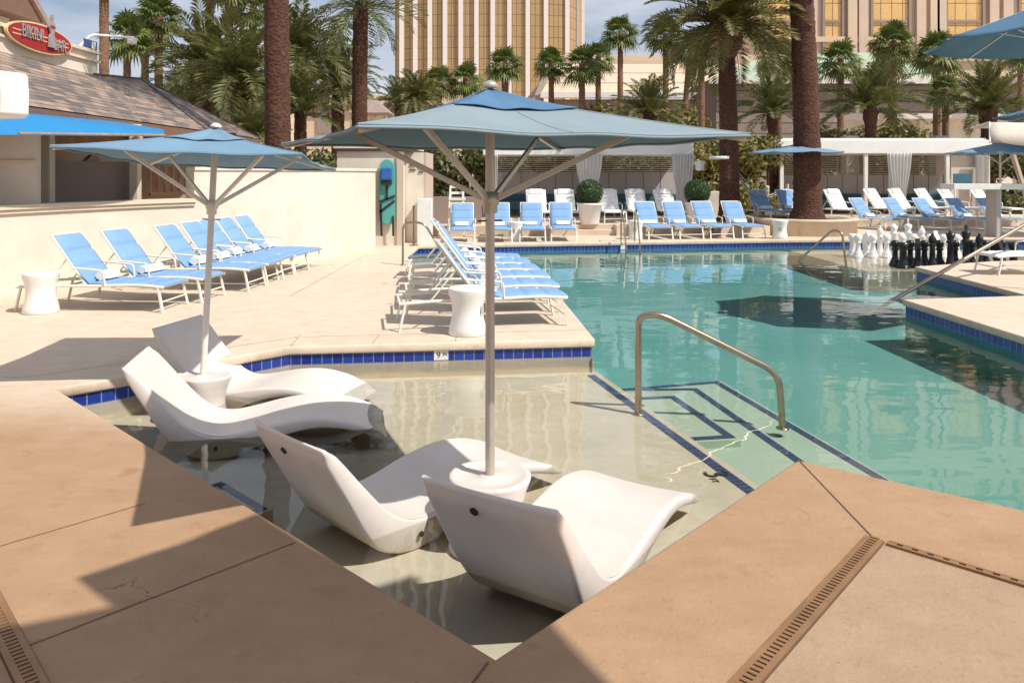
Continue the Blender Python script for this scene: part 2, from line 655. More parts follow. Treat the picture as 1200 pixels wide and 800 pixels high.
def fillet(pts, r, n=6):
    P = [Vector(p) for p in pts]
    out = [P[0]]
    for i in range(1, len(P) - 1):
        a, b, c = P[i - 1], P[i], P[i + 1]
        d1, d2 = (a - b), (c - b)
        rr = min(r, d1.length * .48, d2.length * .48)
        p1, p2 = b + d1.normalized() * rr, b + d2.normalized() * rr
        for k in range(n + 1):
            u = k / n
            out.append(p1 * (1 - u) ** 2 + b * 2 * u * (1 - u) + p2 * u * u)
    out.append(P[-1])
    return out


# ------------------------------------------------------------------ camera, world, sun
cam = bpy.data.cameras.new('camera')
cam.lens = F / 1200 * 36
cam.sensor_width = 36
cam.shift_y = -(400 - 205) / 1200
cam.clip_end = 3000
cam.clip_start = .05
co = bpy.data.objects.new('camera', cam)
co.location = (0, 0, H)
co.rotation_euler = (R(90), 0, 0)
COL.objects.link(co)
SC.camera = co

SUN = Vector((.85, -.53, 0)).normalized()
EL = R(52)
sd = Vector((SUN.x * math.cos(EL), SUN.y * math.cos(EL), math.sin(EL)))
w = bpy.data.worlds.new('World')
SC.world = w
w.use_nodes = True
t = w.node_tree
bg = t.nodes['Background']
sky = N(t, 'ShaderNodeTexSky')
sky.sky_type = 'NISHITA'
sky.sun_disc = False
sky.sun_elevation = EL
sky.sun_rotation = math.atan2(sd.x, sd.y)
sky.dust_density = 1.2
sky.ozone_density = 2.0
tc = N(t, 'ShaderNodeTexCoord')
mp = N(t, 'ShaderNodeMapping'); mp.inputs['Scale'].default_value = (1.6, 1.6, 6.0); mp.inputs['Rotation'].default_value = (R(8), R(12), 0)
L(t, tc.outputs['Generated'], mp.inputs[0])
cl = noisen(t, 2.2, 7, mp.outputs[0], .58)
cc = mixc(t, ramp(t, cl, .22, .66), sky.outputs[0], (7.6, 7.9, 8.8))
L(t, cc, bg.inputs[0])
bg.inputs[1].default_value = .088
sl = bpy.data.lights.new('sun', 'SUN')
sl.energy = 4.6
sl.angle = R(.55)
sl.color = (1, .95, .86)
so = bpy.data.objects.new('sun', sl)
so.rotation_euler = sd.to_track_quat('Z', 'Y').to_euler()
so.location = sd * 30
COL.objects.link(so)
SC.view_settings.view_transform = 'Standard'
SC.view_settings.look = 'None'
SC.view_settings.gamma = 1
SC.view_settings.exposure = 0.15
SC.cycles.use_denoising = True
SC.cycles.max_bounces = 7
SC.cycles.transparent_max_bounces = 12
SC.cycles.caustics_reflective = False
SC.cycles.caustics_refractive = False
SC.cycles.sample_clamp_indirect = 6

# ------------------------------------------------------------------ the pool and its deck
WZ = -.19
SH = -.36
pA, pB, pC = (-.06, 2.77), (1.76, 4.70), (2.68, 3.995)
POOL = [pA, pB, pC, (4.6, 2.5), (5.6, 3.5), (5.5, 10.75), (7.5, 11.1), (7.7, 14.6), (9.74, 15.5), (14, 16.5), (16.5, 18), (16.5, 21),
        (10, 20.85), (7, 20.6), (0, 19.4), (-2.3, 18.9), (-2.25, 16), (-1.7, 14.6), (-.6, 14.2), (.25, 13.6), (.42, 13.1),
        (.72, 10.6), (.884, 8.16), (-2.27, 7.8), (-2.9, 7.15), (-3.4, 6.6), (-3.75, 6.27)]
pQ, pR = POOL[22], POOL[23]
ring = offset(POOL, .016)
far = [(-900, -60), (900, -60), (900, 1500), (-900, 1500)]
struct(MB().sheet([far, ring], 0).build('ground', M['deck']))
cop = MB()
cop.wallstrip(POOL, [(.016, 0), (.005, -.004), (0, -.016), (0, -.075), (.006, -.086), (.03, -.088)], smooth=True)
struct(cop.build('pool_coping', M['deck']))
struct(MB().wallstrip(POOL, [(.028, -.08), (.028, -.20)]).build('pool_waterline_tile', M['tile']))
SHELF = [pA, pB, pQ] + POOL[23:]
# walls: beige round the shelf, turquoise elsewhere
wl = MB()
loop = POOL[22:] + [pA, pB]
wl.wallstrip(loop, [(.027, -.20), (.02, -.6)], closed=False)
struct(wl.build('shelf_side_wall', M['shelf']))
loop = POOL[1:23]
struct(MB().wallstrip(loop, [(.027, -.20), (.02, -1.3)], closed=False).build('pool_side_wall', M['deep']))
sp = offset(SHELF, .035)
struct(MB().sheet([sp], SH).build('shelf_floor', M['shelf']))
struct(MB().quad((pQ[0], pQ[1], SH), (pB[0], pB[1], SH), (pB[0], pB[1], -1.3), (pQ[0], pQ[1], -1.3)).build('shelf_riser', M['step']))
struct(MB().quad((-5, 1.5, -.64), (17.5, 1.5, -.64), (17.5, 22, -.64), (-5, 22, -.64)).build('pool_floor', M['deep']))
struct(MB().sheet([offset(POOL, .015)], WZ).build('pool_water', M['water']))


def l2x(y):                               # the shelf edge
    u = (pQ[1] - y) / (pQ[1] - pB[1])
    return pQ[0] + (pB[0] - pQ[0]) * u


def tread(z, a, b, y0, y1, ext):
    A, B = gp(*a, z), gp(*b, z)
    d = (B - A).normalized()
    B = A + d * ((B - A).length + ext)
    return (z, [(l2x(y0) + .012, y0), (A.x, A.y), (B.x, B.y), (l2x(max(y1, 4.75)) + .012, y1)])


steps = [tread(-.43, (795, 463), (868, 515), 7.5, 6.22, 0),
         tread(-.49, (820, 454), (945, 540), 7.85, 4.9, .75),
         tread(-.56, (845, 446), (1040, 560), 8.05, 4.75, .6)]
stp = MB()
for z, poly in steps:
    stp.prism(poly, -1.2, z)
struct(stp.build('pool_steps', M['step']))
# far shallow ledge the chess pieces stand in
struct(MB().prism([(7.3, 15.7), (9.4, 15.75), (13.5, 16.8), (13.5, 20.4), (7.3, 20.2)], -1.2, -.235).build('chess_ledge_floor', M['shelf']))

st = MB()
st.ribbon([(l2x(8.1) - .07, 8.05, SH + .004), (l2x(4.8) - .07, 4.8, SH + .004)], .085)
for (z, poly), (i, j, k) in zip(steps, ((0, 1, 2), (1, 2, 3), (1, 2, 3))):
    q = offset(poly, -.05)
    # poly runs clockwise, so the offset is taken towards its middle by hand
    cx = sum(p[0] for p in poly) / len(poly); cy = sum(p[1] for p in poly) / len(poly)
    ins = lambda p: (p[0] - .07 * (1 if p[0] > cx else 0), p[1] - .07 * (1 if p[1] > cy else -1), z + .004)
    pts = [(poly[0][0] + .06, poly[0][1] - .07, z + .004), ins(poly[1]), ins(poly[2]), ins(poly[3])] if z == -.43 else \
        [(poly[0][0] + .05, poly[0][1] + .1, z + .004), ins(poly[1]), ins(poly[2]), ins(poly[3])]
    st.ribbon(pts, .075)
struct(st.build('pool_stripe_tile', M['stripe']))

# small entry step by the left bank
bd = Vector((pA[0] - POOL[-1][0], pA[1] - POOL[-1][1])).normalized()
bn = Vector((-bd.y, bd.x))
base = Vector(POOL[-1])
s0 = base + bd * 2.22
s1 = base + bd * 2.86
es = [(s0.x, s0.y), (s1.x, s1.y), (s1.x + bn.x * .36, s1.y + bn.y * .36), (s0.x + bn.x * .36, s0.y + bn.y * .36)]
struct(MB().prism(es, SH - .02, -.245).build('shelf_entry_step', M['shelf']))
pp = [Vector((*e, -.241)) for e in es]
b3 = Vector((bd.x, bd.y, 0)); n3 = Vector((bn.x, bn.y, 0))
struct(MB().ribbon([pp[0] + b3 * .05, pp[3] + b3 * .05 - n3 * .05, pp[2] - b3 * .05 - n3 * .05, pp[1] - b3 * .05], .055).build('entry_step_tile', M['stripe']))

# deck joints, drains, inset panel
jt = MB()


def joint(a, b, w=.006, z=.0035):
    jt.ribbon([(a[0], a[1], z), (b[0], b[1], z)], w)


dc = gp(1025, 632)                        # drain corner
joint(pB, dc)
g1, g2 = gp(345, 636), gp(30, 758)
joint(g1, g2)
joint(gp(170, 590), gp(0, 640), .005)
joint(gp(572, 776), gp(545, 812), .008)
joint((-2.3, 8.25), (.9, 8.62), .006)
joint((-2.3, 8.25), (-2.27, 7.83), .005)
joint((-2.3, 8.25), (-4.2, 6.6), .006)
joint((-1.45, 8.34), (-1.45, 7.92), .005)
joint((-.6, 8.44), (-.6, 8.02), .005)
joint((-4.2, 6.6), (-8, 7.0), .005)
joint((-3.2, 11), (-3.2, 17), .006)
struct(jt.build('deck_joints', M['joint']))


def drain(a, b, w, label, group, slot=.05):
    a, b = Vector((a[0], a[1], 0)), Vector((b[0], b[1], 0))
    d = (b - a).normalized(); n = Vector((-d.y, d.x, 0)); ln = (b - a).length
    e = empty('trench_drain', (a.x, a.y, 0), math.atan2(d.y, d.x))
    mb = MB().box((ln / 2, 0, .002), (ln, w + .008, .003))
    mb.build('channel', M['joint'], e)
    fr_ = MB()
    for s_ in (-1, 1):
        fr_.box((ln / 2, s_ * (w / 2 - w * .14), .007), (ln, w * .27, .007))
    fr_.build('frame', M['bronze'], e)
    g = MB()
    k = 0.0
    while k < ln:
        g.box((k + slot * .28, 0, .0065), (slot * .58, w * .46, .006)); k += slot
    g.build('grate', M['bronze'], e)
    return tag(e, label, 'drain', group)


dA = gp(868, 806)
dd_ = (dc - dA).normalized()
drain(dA - dd_ * 1.2, dc, .085, 'bronze slotted trench drain running towards the camera on the right deck', 'bronze deck drains', .028)
dB = gp(1200, 685)
drain(dc + (dB - dc).normalized() * .06, dc + (dB - dc).normalized() * 4, .045, 'thin bronze drain strip with round slots along the far side of the grey panel', 'bronze deck drains', .065)
lA, lB = gp(-14, 700), gp(40, 806)
ld = (lB - lA).normalized()
drain(lA - ld * 1.5, lB + ld * 1.5, .085, 'bronze slotted trench drain at the bottom left corner of the deck', 'bronze deck drains', .028)
pn = Vector((-dd_.y, dd_.x, 0))
e2 = (dB - dc).normalized()
q0 = dc + (e2 - dd_).normalized() * .07
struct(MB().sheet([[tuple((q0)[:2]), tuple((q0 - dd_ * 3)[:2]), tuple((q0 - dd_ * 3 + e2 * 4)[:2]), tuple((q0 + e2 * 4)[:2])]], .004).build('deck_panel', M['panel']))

# depth markings
def text(name, body, size, mat, parent=None, ext=.001, align='CENTER'):
    cu = bpy.data.curves.new(name, 'FONT')
    cu.body = body; cu.size = size; cu.extrude = ext; cu.align_x = align; cu.align_y = 'CENTER'
    cu.materials.append(mat)
    o = bpy.data.objects.new(name, cu)
    COL.objects.link(o)
    if parent is not None: o.parent = parent
    bpy.context.view_layer.update()
    me = bpy.data.meshes.new_from_object(o.evaluated_get(bpy.context.evaluated_depsgraph_get()))
    bpy.data.objects.remove(o)
    o = bpy.data.objects.new(name, me)
    COL.objects.link(o)
    if parent is not None: o.parent = parent
    return o


mk = empty('depth_marking', gp(838, 556, SH) + Vector((0, 0, .006)), R(-78))
text('numeral', '3', .25, M['black'], mk)
o = text('unit', 'FT', .07, M['black'], mk); o.location = (.10, -.06, 0)
tag(mk, 'black number 3 depth marking on the shelf floor beside the blue tile stripe', 'depth marking')
tl = gp(516, 419, -.14)
mk = empty('depth_tile', (tl.x, 7.84 + (tl.x + 2.27) * (8.16 - 7.8) / 3.154 - .014, -.137), math.atan2(.36, 3.154))
MB().box((0, 0, 0), (.15, .008, .098)).build('tile', M['white'], mk)
o = text('numeral', '9', .09, M['black'], mk); o.location = (-.028, -.006, 0); o.rotation_euler = (R(90), 0, 0)
o = text('unit', 'IN', .05, M['black'], mk); o.location = (.04, -.006, .01); o.rotation_euler = (R(90), 0, 0)
tag(mk, 'white depth tile reading 9 IN in the blue waterline tiles under the peninsula', 'depth tile')
mk = empty('depth_tile', (2.9, 19.4 + 2.9 * 1.2 / 7 + .01, -.135), R(9.7))
MB().box((0, 0, 0), (.15, .008, .1)).build('tile', M['white'], mk)
tag(mk, 'blank looking white tile in the blue waterline band of the far pool wall', 'depth tile')

# ------------------------------------------------------------------ terraces behind the pool
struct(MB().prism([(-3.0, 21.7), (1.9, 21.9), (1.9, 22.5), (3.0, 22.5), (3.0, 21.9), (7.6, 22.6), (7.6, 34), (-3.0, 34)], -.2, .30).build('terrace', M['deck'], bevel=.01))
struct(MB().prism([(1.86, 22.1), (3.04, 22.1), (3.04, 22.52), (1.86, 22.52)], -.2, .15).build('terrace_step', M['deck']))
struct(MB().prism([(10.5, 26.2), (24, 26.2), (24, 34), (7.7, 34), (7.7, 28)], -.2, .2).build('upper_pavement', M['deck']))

# ------------------------------------------------------------------ ledge chairs
def make_ledge_chair():
    T = [(-.60, .735), (-.50, .62), (-.36, .45), (-.22, .295), (-.10, .215), (.03, .185), (.20, .205), (.45, .255), (.70, .275), (.92, .245), (1.10, .185), (1.25, .115)]
    B = [(-.655, .715), (-.575, .57), (-.475, .40), (-.37, .22), (-.25, .075), (-.05, .0), (.15, .03), (.42, .14), (.68, .195), (.90, .18), (1.08, .125), (1.235, .068)]
    T = catmull([(x, 0, z) for x, z in T], 5); B = catmull([(x, 0, z) for x, z in B], 5)
    n = len(T)
    YS = [-1, -.965, -.78, -.4, 0, .4, .78, .965, 1]
    vs, seg = [], None
    for i in range(n):
        a, b = T[i], B[i]
        u = i / (n - 1)
        hw = .355 + .012 * math.sin(u * PI)
        hw -= .02 * max(0, (u - .85) / .15)
        # under the seat the shell tucks in towards the floor
        tuck = .05 * math.exp(-((u - .42) / .16) ** 2)
        th = (a - b).length
        r = min(.028, th * .45)
        ax = (a - b).normalized()
        endr = 0
        if i < 3: endr = (.5 - .5 * math.cos(PI * (3 - i) / 3)) * .02
        if i > n - 4: endr = (.5 - .5 * math.cos(PI * (i - n + 4) / 3)) * .02
        a2, b2 = a - ax * endr, b + ax * endr
        r = min(r, (a2 - b2).length * .45)
        sec = []
        dish = .014
        for k in range(9):
            y = YS[k]
            sec.append(a2 + Vector((0, y * (hw - r), 0)) - ax * dish * (1 - y * y))
        for (sy, pa, sgn) in ((1, a2, 1), (1, b2, -1)):
            for k in range(1, 4):
                ph = PI / 2 * k / 4 if sgn == 1 else PI / 2 * (4 - k) / 4
                w_ = hw - (tuck if sgn == -1 else tuck * .3)
                sec.append(pa - ax * sgn * r + Vector((0, (w_ - r) + r * math.sin(ph), 0)) + ax * sgn * r * math.cos(ph))
        for k in range(9):
            y = -YS[k]
            sec.append(b2 + Vector((0, y * (hw - tuck - r), 0)))
        for (pa, sgn) in ((b2, -1), (a2, 1)):
            for k in range(1, 4):
                ph = PI / 2 * k / 4 if sgn == -1 else PI / 2 * (4 - k) / 4
                w_ = hw - (tuck if sgn == -1 else tuck * .3)
                sec.append(pa - ax * sgn * r + Vector((0, -(w_ - r) - r * math.sin(ph), 0)) + ax * sgn * r * math.cos(ph))
        seg = len(sec)
        vs += sec
    fs = []
    for i in range(n - 1):
        for k in range(seg):
            k2 = (k + 1) % seg
            fs.append((i * seg + k, (i + 1) * seg + k, (i + 1) * seg + k2, i * seg + k2))
    e = empty('ledge_lounger')
    mb = MB().add(vs, fs, True)
    mb.add(vs[:seg], [tuple(range(seg))]); mb.add(vs[-seg:], [tuple(range(seg))[::-1]])
    o = mb.build('shell', M['chair'], e, doubles=True)
    # fill plugs: one on each side of the seat, one on the back of the backrest
    for y in (-.352, .352):
        MB().tube([(.0, y - .004 * (1 if y > 0 else -1), .10), (.0, y + .004 * (1 if y > 0 else -1), .10)], .016, 12).build('plug', M['dark'], e)
    MB().tube([(-.597, .08, .620), (-.610, .08, .613)], .020, 12).build('plug', M['dark'], e)
    return e


LC = Kind(make_ledge_chair)
gl_ = 'white ledge loungers in the shallow shelf'


def put_ledge(x, y, deg, label):
    return LC.put((x, y, SH + .002), R(deg), label, 'pool lounger', gl_)


put_ledge(-2.55, 7.08, -13, 'white ledge lounger farthest back, its backrest rising behind the left umbrella base')
put_ledge(-2.25, 5.95, 12, 'white ledge lounger lying sideways in front of the left umbrella base')
put_ledge(-.76, 4.52, 46, 'white ledge lounger left of the front umbrella base, backrest turned to the camera')
put_ledge(.22, 3.86, 58, 'white ledge lounger nearest the camera, against the right deck edge')


# ------------------------------------------------------------------ umbrellas
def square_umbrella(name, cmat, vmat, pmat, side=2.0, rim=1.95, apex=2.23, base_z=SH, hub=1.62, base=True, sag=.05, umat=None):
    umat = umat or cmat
    e = empty(name)
    z0 = base_z

    def sq(a):                            # unit square perimeter, corners at 45 deg
        c, s_ = math.cos(a), math.sin(a)
        k = 1 / max(abs(c), abs(s_))
        return c * k, s_ * k
    hs = side / 2

    def canopy(mb, scale, zr, za, t0, t1, rad, cur):
        A = 64
        for i in range(A):
            for j in range(rad):
                qs = []
                for (ii, jj) in ((i, j), (i + 1, j), (i + 1, j + 1), (i, j + 1)):
                    a = 2 * PI * ii / A + PI / 4
                    tt = t0 + (t1 - t0) * jj / rad
                    x, y = sq(a)
                    # edges pull in between the corners, cloth sags between ribs
                    edge = abs(math.sin(2 * (a - PI / 4)))
                    pull = 1 - .045 * edge * tt * tt
                    z = zr + (za - zr) * (1 - tt) ** cur - sag * edge * tt * (1.15 - tt) * 1.6
                    wr = .006 * math.sin(a * 9 + 2) * tt
                    qs.append((x * hs * scale * tt * pull, y * hs * scale * tt * pull, z + wr))
                mb.add(qs, [(0, 1, 2, 3)], True)
    mb = MB(); canopy(mb, 1, rim, apex - .03, .20, 1, 8, 1.15)
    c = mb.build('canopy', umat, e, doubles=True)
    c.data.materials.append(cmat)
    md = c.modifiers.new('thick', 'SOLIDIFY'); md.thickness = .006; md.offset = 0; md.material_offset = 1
    # seams along the ribs and down the middle of each panel
    sm_ = MB()
    for k in range(8):
        a = PI / 4 + PI / 4 * k
        x, y = sq(a); edge = abs(math.sin(2 * (a - PI / 4)))
        pts = []
        for q in range(13):
            tt = .22 + .78 * q / 12
            pull = 1 - .045 * edge * tt * tt
            pts.append((x * hs * tt * pull, y * hs * tt * pull, rim + (apex - .03 - rim) * (1 - tt) ** 1.15 - sag * edge * tt * (1.15 - tt) * 1.6 + .006 * math.sin(a * 9 + 2) * tt + .002))
        sm_.tube(pts, .0045 if k % 2 else .006, 5)
    sm_.build('seam', cmat, c)
    # hem
    hm = MB()
    for k in range(4):
        pts = []
        for q in range(17):
            a = PI / 4 + PI / 2 * k + PI / 2 * q / 16
            x, y = sq(a); edge = abs(math.sin(2 * (a - PI / 4))); pull = 1 - .045 * edge
            pts.append((x * hs * pull, y * hs * pull, rim - sag * edge * .24 + .006 * math.sin(a * 9 + 2) - .008))
        hm.tube(pts, .007, 6)
    hm.build('hem', cmat, c)
    vt = .36
    zv = rim + (apex - .03 - rim) * (1 - vt) ** 1.15
    mb = MB(); canopy(mb, vt, zv + .012, apex + .012, .02, 1, 5, 1.25)
    v = mb.build('vent', vmat, e, doubles=True)
    md = v.modifiers.new('thick', 'SOLIDIFY'); md.thickness = .006; md.offset = 0
    MB().lathe([(.045, apex + .015), (.05, apex + .03), (.035, apex + .045), (.012, apex + .055)], seg=14).build('finial', pmat, e)
    zb = z0 + .40 if base else z0
    MB().tube([(0, 0, zb), (0, 0, apex)], .0265, 16).build('pole', pmat, e)
    MB().lathe([(.028, hub - .09), (.042, hub - .085), (.042, hub - .045), (.052, hub - .035), (.052, hub + .03), (.03, hub + .035)], seg=16).build('hub', pmat, e)
    MB().tube([(-.075, 0, hub - .13), (.075, 0, hub - .13)], .005, 6).build('pin', M['dark'], e)
    for k in range(4):
        a = PI / 4 + PI / 2 * k
        x, y = math.cos(a), math.sin(a)
        r1 = hs * 1.414

        def rz(tt):
            return rim + (apex - .03 - rim) * (1 - tt) ** 1.15 - .022
        rb = MB()
        rb.bar((x * .03, y * .03, apex - .05), (x * r1 * .5, y * r1 * .5, rz(.5)), .022, .026)
        rb.bar((x * r1 * .5, y * r1 * .5, rz(.5)), (x * r1 * .985, y * r1 * .985, rz(.985)), .022, .026)
        rbo = rb.build('rib', pmat, e)
        tt = .62
        MB().bar((x * .05, y * .05, hub), (x * r1 * tt, y * r1 * tt, rz(tt) - .012), .02, .03).build('strut', pmat, e)
    if base:
        prof = [(.0, 0), (.225, 0), (.235, .01), (.232, .04), (.195, .14), (.185, .20), (.19, .26), (.212, .34), (.232, .39), (.235, .405), (.225, .413), (.20, .41), (.19, .405), (.06, .403), (.05, .412), (.03, .412)]
        MB().lathe(prof, (0, 0, z0), 40).build('base', M['chair'], e)
    return e


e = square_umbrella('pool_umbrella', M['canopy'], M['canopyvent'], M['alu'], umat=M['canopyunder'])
e.location = (-.125, 4.34, 0); e.rotation_euler = (0, 0, R(25))
tag(e, 'large square faded blue umbrella in the foreground on a white hourglass base', 'umbrella', 'square umbrellas standing in the pool shelf')
e = square_umbrella('pool_umbrella', M['canopy2'], M['canopy2'], M['pole_white'], side=1.82, rim=1.89, apex=2.15, hub=1.50)
e.location = (-2.63, 6.50, 0); e.rotation_euler = (R(-3.2), R(1.9), R(5))
tag(e, 'bright blue square umbrella beside the curved wall, on a white base in the shelf', 'umbrella', 'square umbrellas standing in the pool shelf')


def octa_umbrella(name, rad, rim, apex, cmat, base_z=0.0, n=8, topmat=None):
    e = empty(name)
    mb = MB()
    rad_n = 6
    for i in range(n):
        for q in range(4):
            for j in range(rad_n):
                qs = []
                for (ii, jj) in ((q, j), (q + 1, j), (q + 1, j + 1), (q, j + 1)):
                    u = ii / 4
                    a0, a1 = 2 * PI * i / n, 2 * PI * (i + 1) / n
                    x = math.cos(a0) * (1 - u) + math.cos(a1) * u
                    y = math.sin(a0) * (1 - u) + math.sin(a1) * u
                    tt = .03 + .97 * jj / rad_n
                    ed = 4 * u * (1 - u)
                    z = rim + (apex - rim) * (1 - tt) ** 1.1 - .04 * ed * tt
                    qs.append((x * rad * tt * (1 - .03 * ed * tt), y * rad * tt * (1 - .03 * ed * tt), z))
                mb.add(qs, [(0, 1, 2, 3)], True)
    c = mb.build('canopy', cmat, e, doubles=True)
    md = c.modifiers.new('thick', 'SOLIDIFY'); md.thickness = .008; md.offset = 0
    MB().tube([(0, 0, base_z), (0, 0, apex + .05)], .03, 12).build('pole', M['pole_white'], e)
    hb = apex - .62
    for i in range(n):
        a = 2 * PI * i / n
        x, y = math.cos(a), math.sin(a)
        MB().bar((x * .03, y * .03, apex - .03), (x * rad * .985, y * rad * .985, rim - .02), .016, .02).build('rib', M['pole_white'], e)
        MB().bar((x * .035, y * .035, hb), (x * rad * .5, y * rad * .5, rim + (apex - rim) * .5 ** 1.1 - .035), .012, .016).build('strut', M['pole_white'], e)
    MB().lathe([(.03, hb - .05), (.045, hb - .04), (.045, hb + .03), (.03, hb + .04)], seg=12).build('hub', M['pole_white'], e)
    MB().lathe([(.0, base_z), (.26, base_z), (.26, base_z + .05), (.06, base_z + .09), (.04, base_z + .25), (.03, base_z + .25)], seg=24).build('base', M['white'], e)
    return e


go = 'round umbrellas on the far decks'
e = octa_umbrella('patio_umbrella', 1.75, 3.78, 4.4, M['canopydark'])
e.location = (8.18, 11.6, 0); e.rotation_euler = (0, 0, R(8))
tag(e, 'large round blue umbrella cut off by the top right corner of the picture', 'umbrella', go)
e = octa_umbrella('patio_umbrella', 2.0, 3.45, 4.0, M['canopydark'])
e.location = (16.1, 21.9, 0); e.rotation_euler = (0, 0, R(14))
tag(e, 'round blue umbrella at the right edge just above the beige shade canopy', 'umbrella', go)
e = octa_umbrella('patio_umbrella', 1.45, 2.42, 2.72, M['canopy2'])
e.location = (8.55, 23.0, .44); e.scale = (1, 1, .82)
tag(e, 'light blue flat umbrella half hidden behind the thick planter palm trunk', 'umbrella', go)
e = octa_umbrella('patio_umbrella', 1.5, 2.42, 2.72, M['canopy2'])
e.location = (14.7, 23.0, 0); e.rotation_euler = (0, 0, R(10))
tag(e, 'light blue flat umbrella on a pale pole right of the right cabana', 'umbrella', go)


# ------------------------------------------------------------------ loungers
def make_lounger(fm, sm, seams, pillow=False):
    e = empty('sun_lounger')
    hw = .325
    zr = .33
    fr_ = MB()
    for s_ in (-1, 1):
        pts = catmull([(-.97, s_ * hw, zr - .02), (-.5, s_ * hw, zr), (.0, s_ * hw, zr), (.6, s_ * hw, zr + .015), (.97, s_ * hw, zr - .01)], 4)
        fr_.tube(pts, .019, 8)
    for x, z in ((-.96, zr - .02), (-.35, zr - .01), (.3, zr - .015), (.96, zr - .008)):
        fr_.tube([(x, -hw, z), (x, hw, z)], .015, 8)
    fr_.build('frame', fm, e)
    for (x, sx) in ((-.90, -1), (.90, 1)):
        for s_ in (-1, 1):
            MB().bar((x, s_ * hw, zr - .01), (x + sx * .07, s_ * (hw + .012), 0.0), .035, .022).build('leg', fm, e)
    MB().tube([(.94, -hw - .01, .13), (.94, hw + .01, .13)], .011, 6).build('stretcher', fm, e)
    # backrest
    ang = R(54)
    pv = Vector((-.06, 0, zr + .01))
    dx, dz = -math.cos(ang), math.sin(ang)
    bl = .78
    bf = MB()
    for s_ in (-1, 1):
        bf.tube([pv + Vector((0, s_ * (hw - .025), 0)), pv + Vector((dx * bl, s_ * (hw - .025), dz * bl))], .016, 8)
    tp_ = pv + Vector((dx * bl, 0, dz * bl))
    bf.tube([tp_ + Vector((0, -(hw - .025), 0)), tp_ + Vector((0, hw - .025, 0))], .016, 8)
    bf.build('back_frame', fm, e)
    mid = pv + Vector((dx * bl * .55, 0, dz * bl * .55))
    for s_ in (-1, 1):
        MB().tube([mid + Vector((0, s_ * (hw - .05), 0)), (-.62, s_ * (hw - .05), zr - .01)], .011, 6).build('back_prop', fm, e)
        a_ = pv + Vector((dx * .28, s_ * (hw + .028), dz * .28))
        arm = fillet([a_, Vector((.20, s_ * (hw + .028), zr + .20)), Vector((.22, s_ * (hw + .02), zr))], .05, 4)
        MB().tube(arm, .013, 8).build('armrest', fm, e)

    def pad(a, b, n, up, th, parent, name, bow=0.0):
        a, b = Vector(a), Vector(b)
        mb = MB()
        d = (b - a)
        up = Vector(up)
        nn = n * 10
        rows = []
        w_ = hw - .022
        for i in range(nn + 1):
            u = i / nn
            ph = (u * n) % 1.0
            h = th * (.42 + .58 * (1 - abs(2 * ph - 1) ** 6 if 0 < u < 1 else 0))
            p = a + d * u + up * bow * math.sin(u * PI)
            row = []
            for k in range(9):
                y = -1 + 2 * k / 8
                hh = h * (1 - abs(y) ** 8 * .75)
                row.append(p + Vector((0, y * w_, 0)) + up * hh)
            for k in range(9):
                y = 1 - 2 * k / 8
                row.append(p + Vector((0, y * w_, 0)) - up * th * .3)
            rows += row
        sgn = 18
        fs = []
        for i in range(nn):
            for k in range(sgn):
                k2 = (k + 1) % sgn
                fs.append((i * sgn + k, i * sgn + k2, (i + 1) * sgn + k2, (i + 1) * sgn + k))
        mb.add(rows, fs, True)
        mb.add(rows[:sgn], [tuple(range(sgn))[::-1]]); mb.add(rows[-sgn:], [tuple(range(sgn))])
        return mb.build(name, sm, parent)
    nb, ns = seams
    pad(pv + Vector((.02, 0, .0)), tp_ + Vector((-dx * .02, 0, -dz * .02)), nb, (dz, 0, -dx), .042, e, 'back_sling')
    pad((-.02, 0, zr + .008), (.985, 0, zr + .004), ns, (0, 0, 1), .036, e, 'seat_sling', .012)
    if pillow:
        c0 = tp_ + Vector((-dx * .10, 0, -dz * .10)) + Vector((dz, 0, -dx)) * .055
        mb = MB()
        mt = Matrix(((dx, 0, dz), (0, 1, 0), (dz, 0, -dx))).transposed()
        mb.box(c0 + Vector((dz, 0, -dx)) * .0, (.20, .42, .05), rot=Matrix((Vector((dx, 0, dz)), Vector((0, 1, 0)), Vector((dz, 0, -dx)))).transposed())
        mb.build('pillow', M['towel'], e, bevel=.02)
    return e


def make_towel(ln=.40, r=.062):
    e = empty('rolled_towel')
    mb = MB()
    seg = 20
    prof = []
    vs = []
    n = 12
    for i in range(n + 1):
        y = -ln / 2 + ln * i / n
        for k in range(seg):
            a = 2 * PI * k / seg
            rr = r * (1 + .05 * math.sin(3 * a + i * .8) + random.uniform(-.03, .03))
            rr *= (.93 if i in (0, n) else 1)
            vs.append((rr * 1.12 * math.cos(a), y + random.uniform(-.006, .006) * (i in (0, n)), rr * math.sin(a) + r * .97))
    fs = [(i * seg + k, i * seg + (k + 1) % seg, (i + 1) * seg + (k + 1) % seg, (i + 1) * seg + k) for i in range(n) for k in range(seg)]
    mb.add(vs, fs, True)
    mb.add(vs[:seg], [tuple(range(seg))]); mb.add(vs[-seg:], [tuple(range(seg))[::-1]])
    mb.build('towel_roll', M['towel'], e)
    mb = MB().box((.075, 0, .03), (.09, ln * .96, .022))
    mb.build('towel_flap', M['towel'], e, bevel=.008)
    return e


BL = Kind(lambda: make_lounger(M['cream'], M['sling'], (3, 4)))
WL = Kind(lambda: make_lounger(M['whitepaint'], M['whitefab'], (5, 6), True))
TW = Kind(make_towel)
ORD = ['first', 'second', 'third', 'fourth', 'fifth', 'sixth', 'seventh', 'eighth', 'ninth', 'tenth', 'eleventh', 'twelfth', 'thirteenth', 'fourteenth']


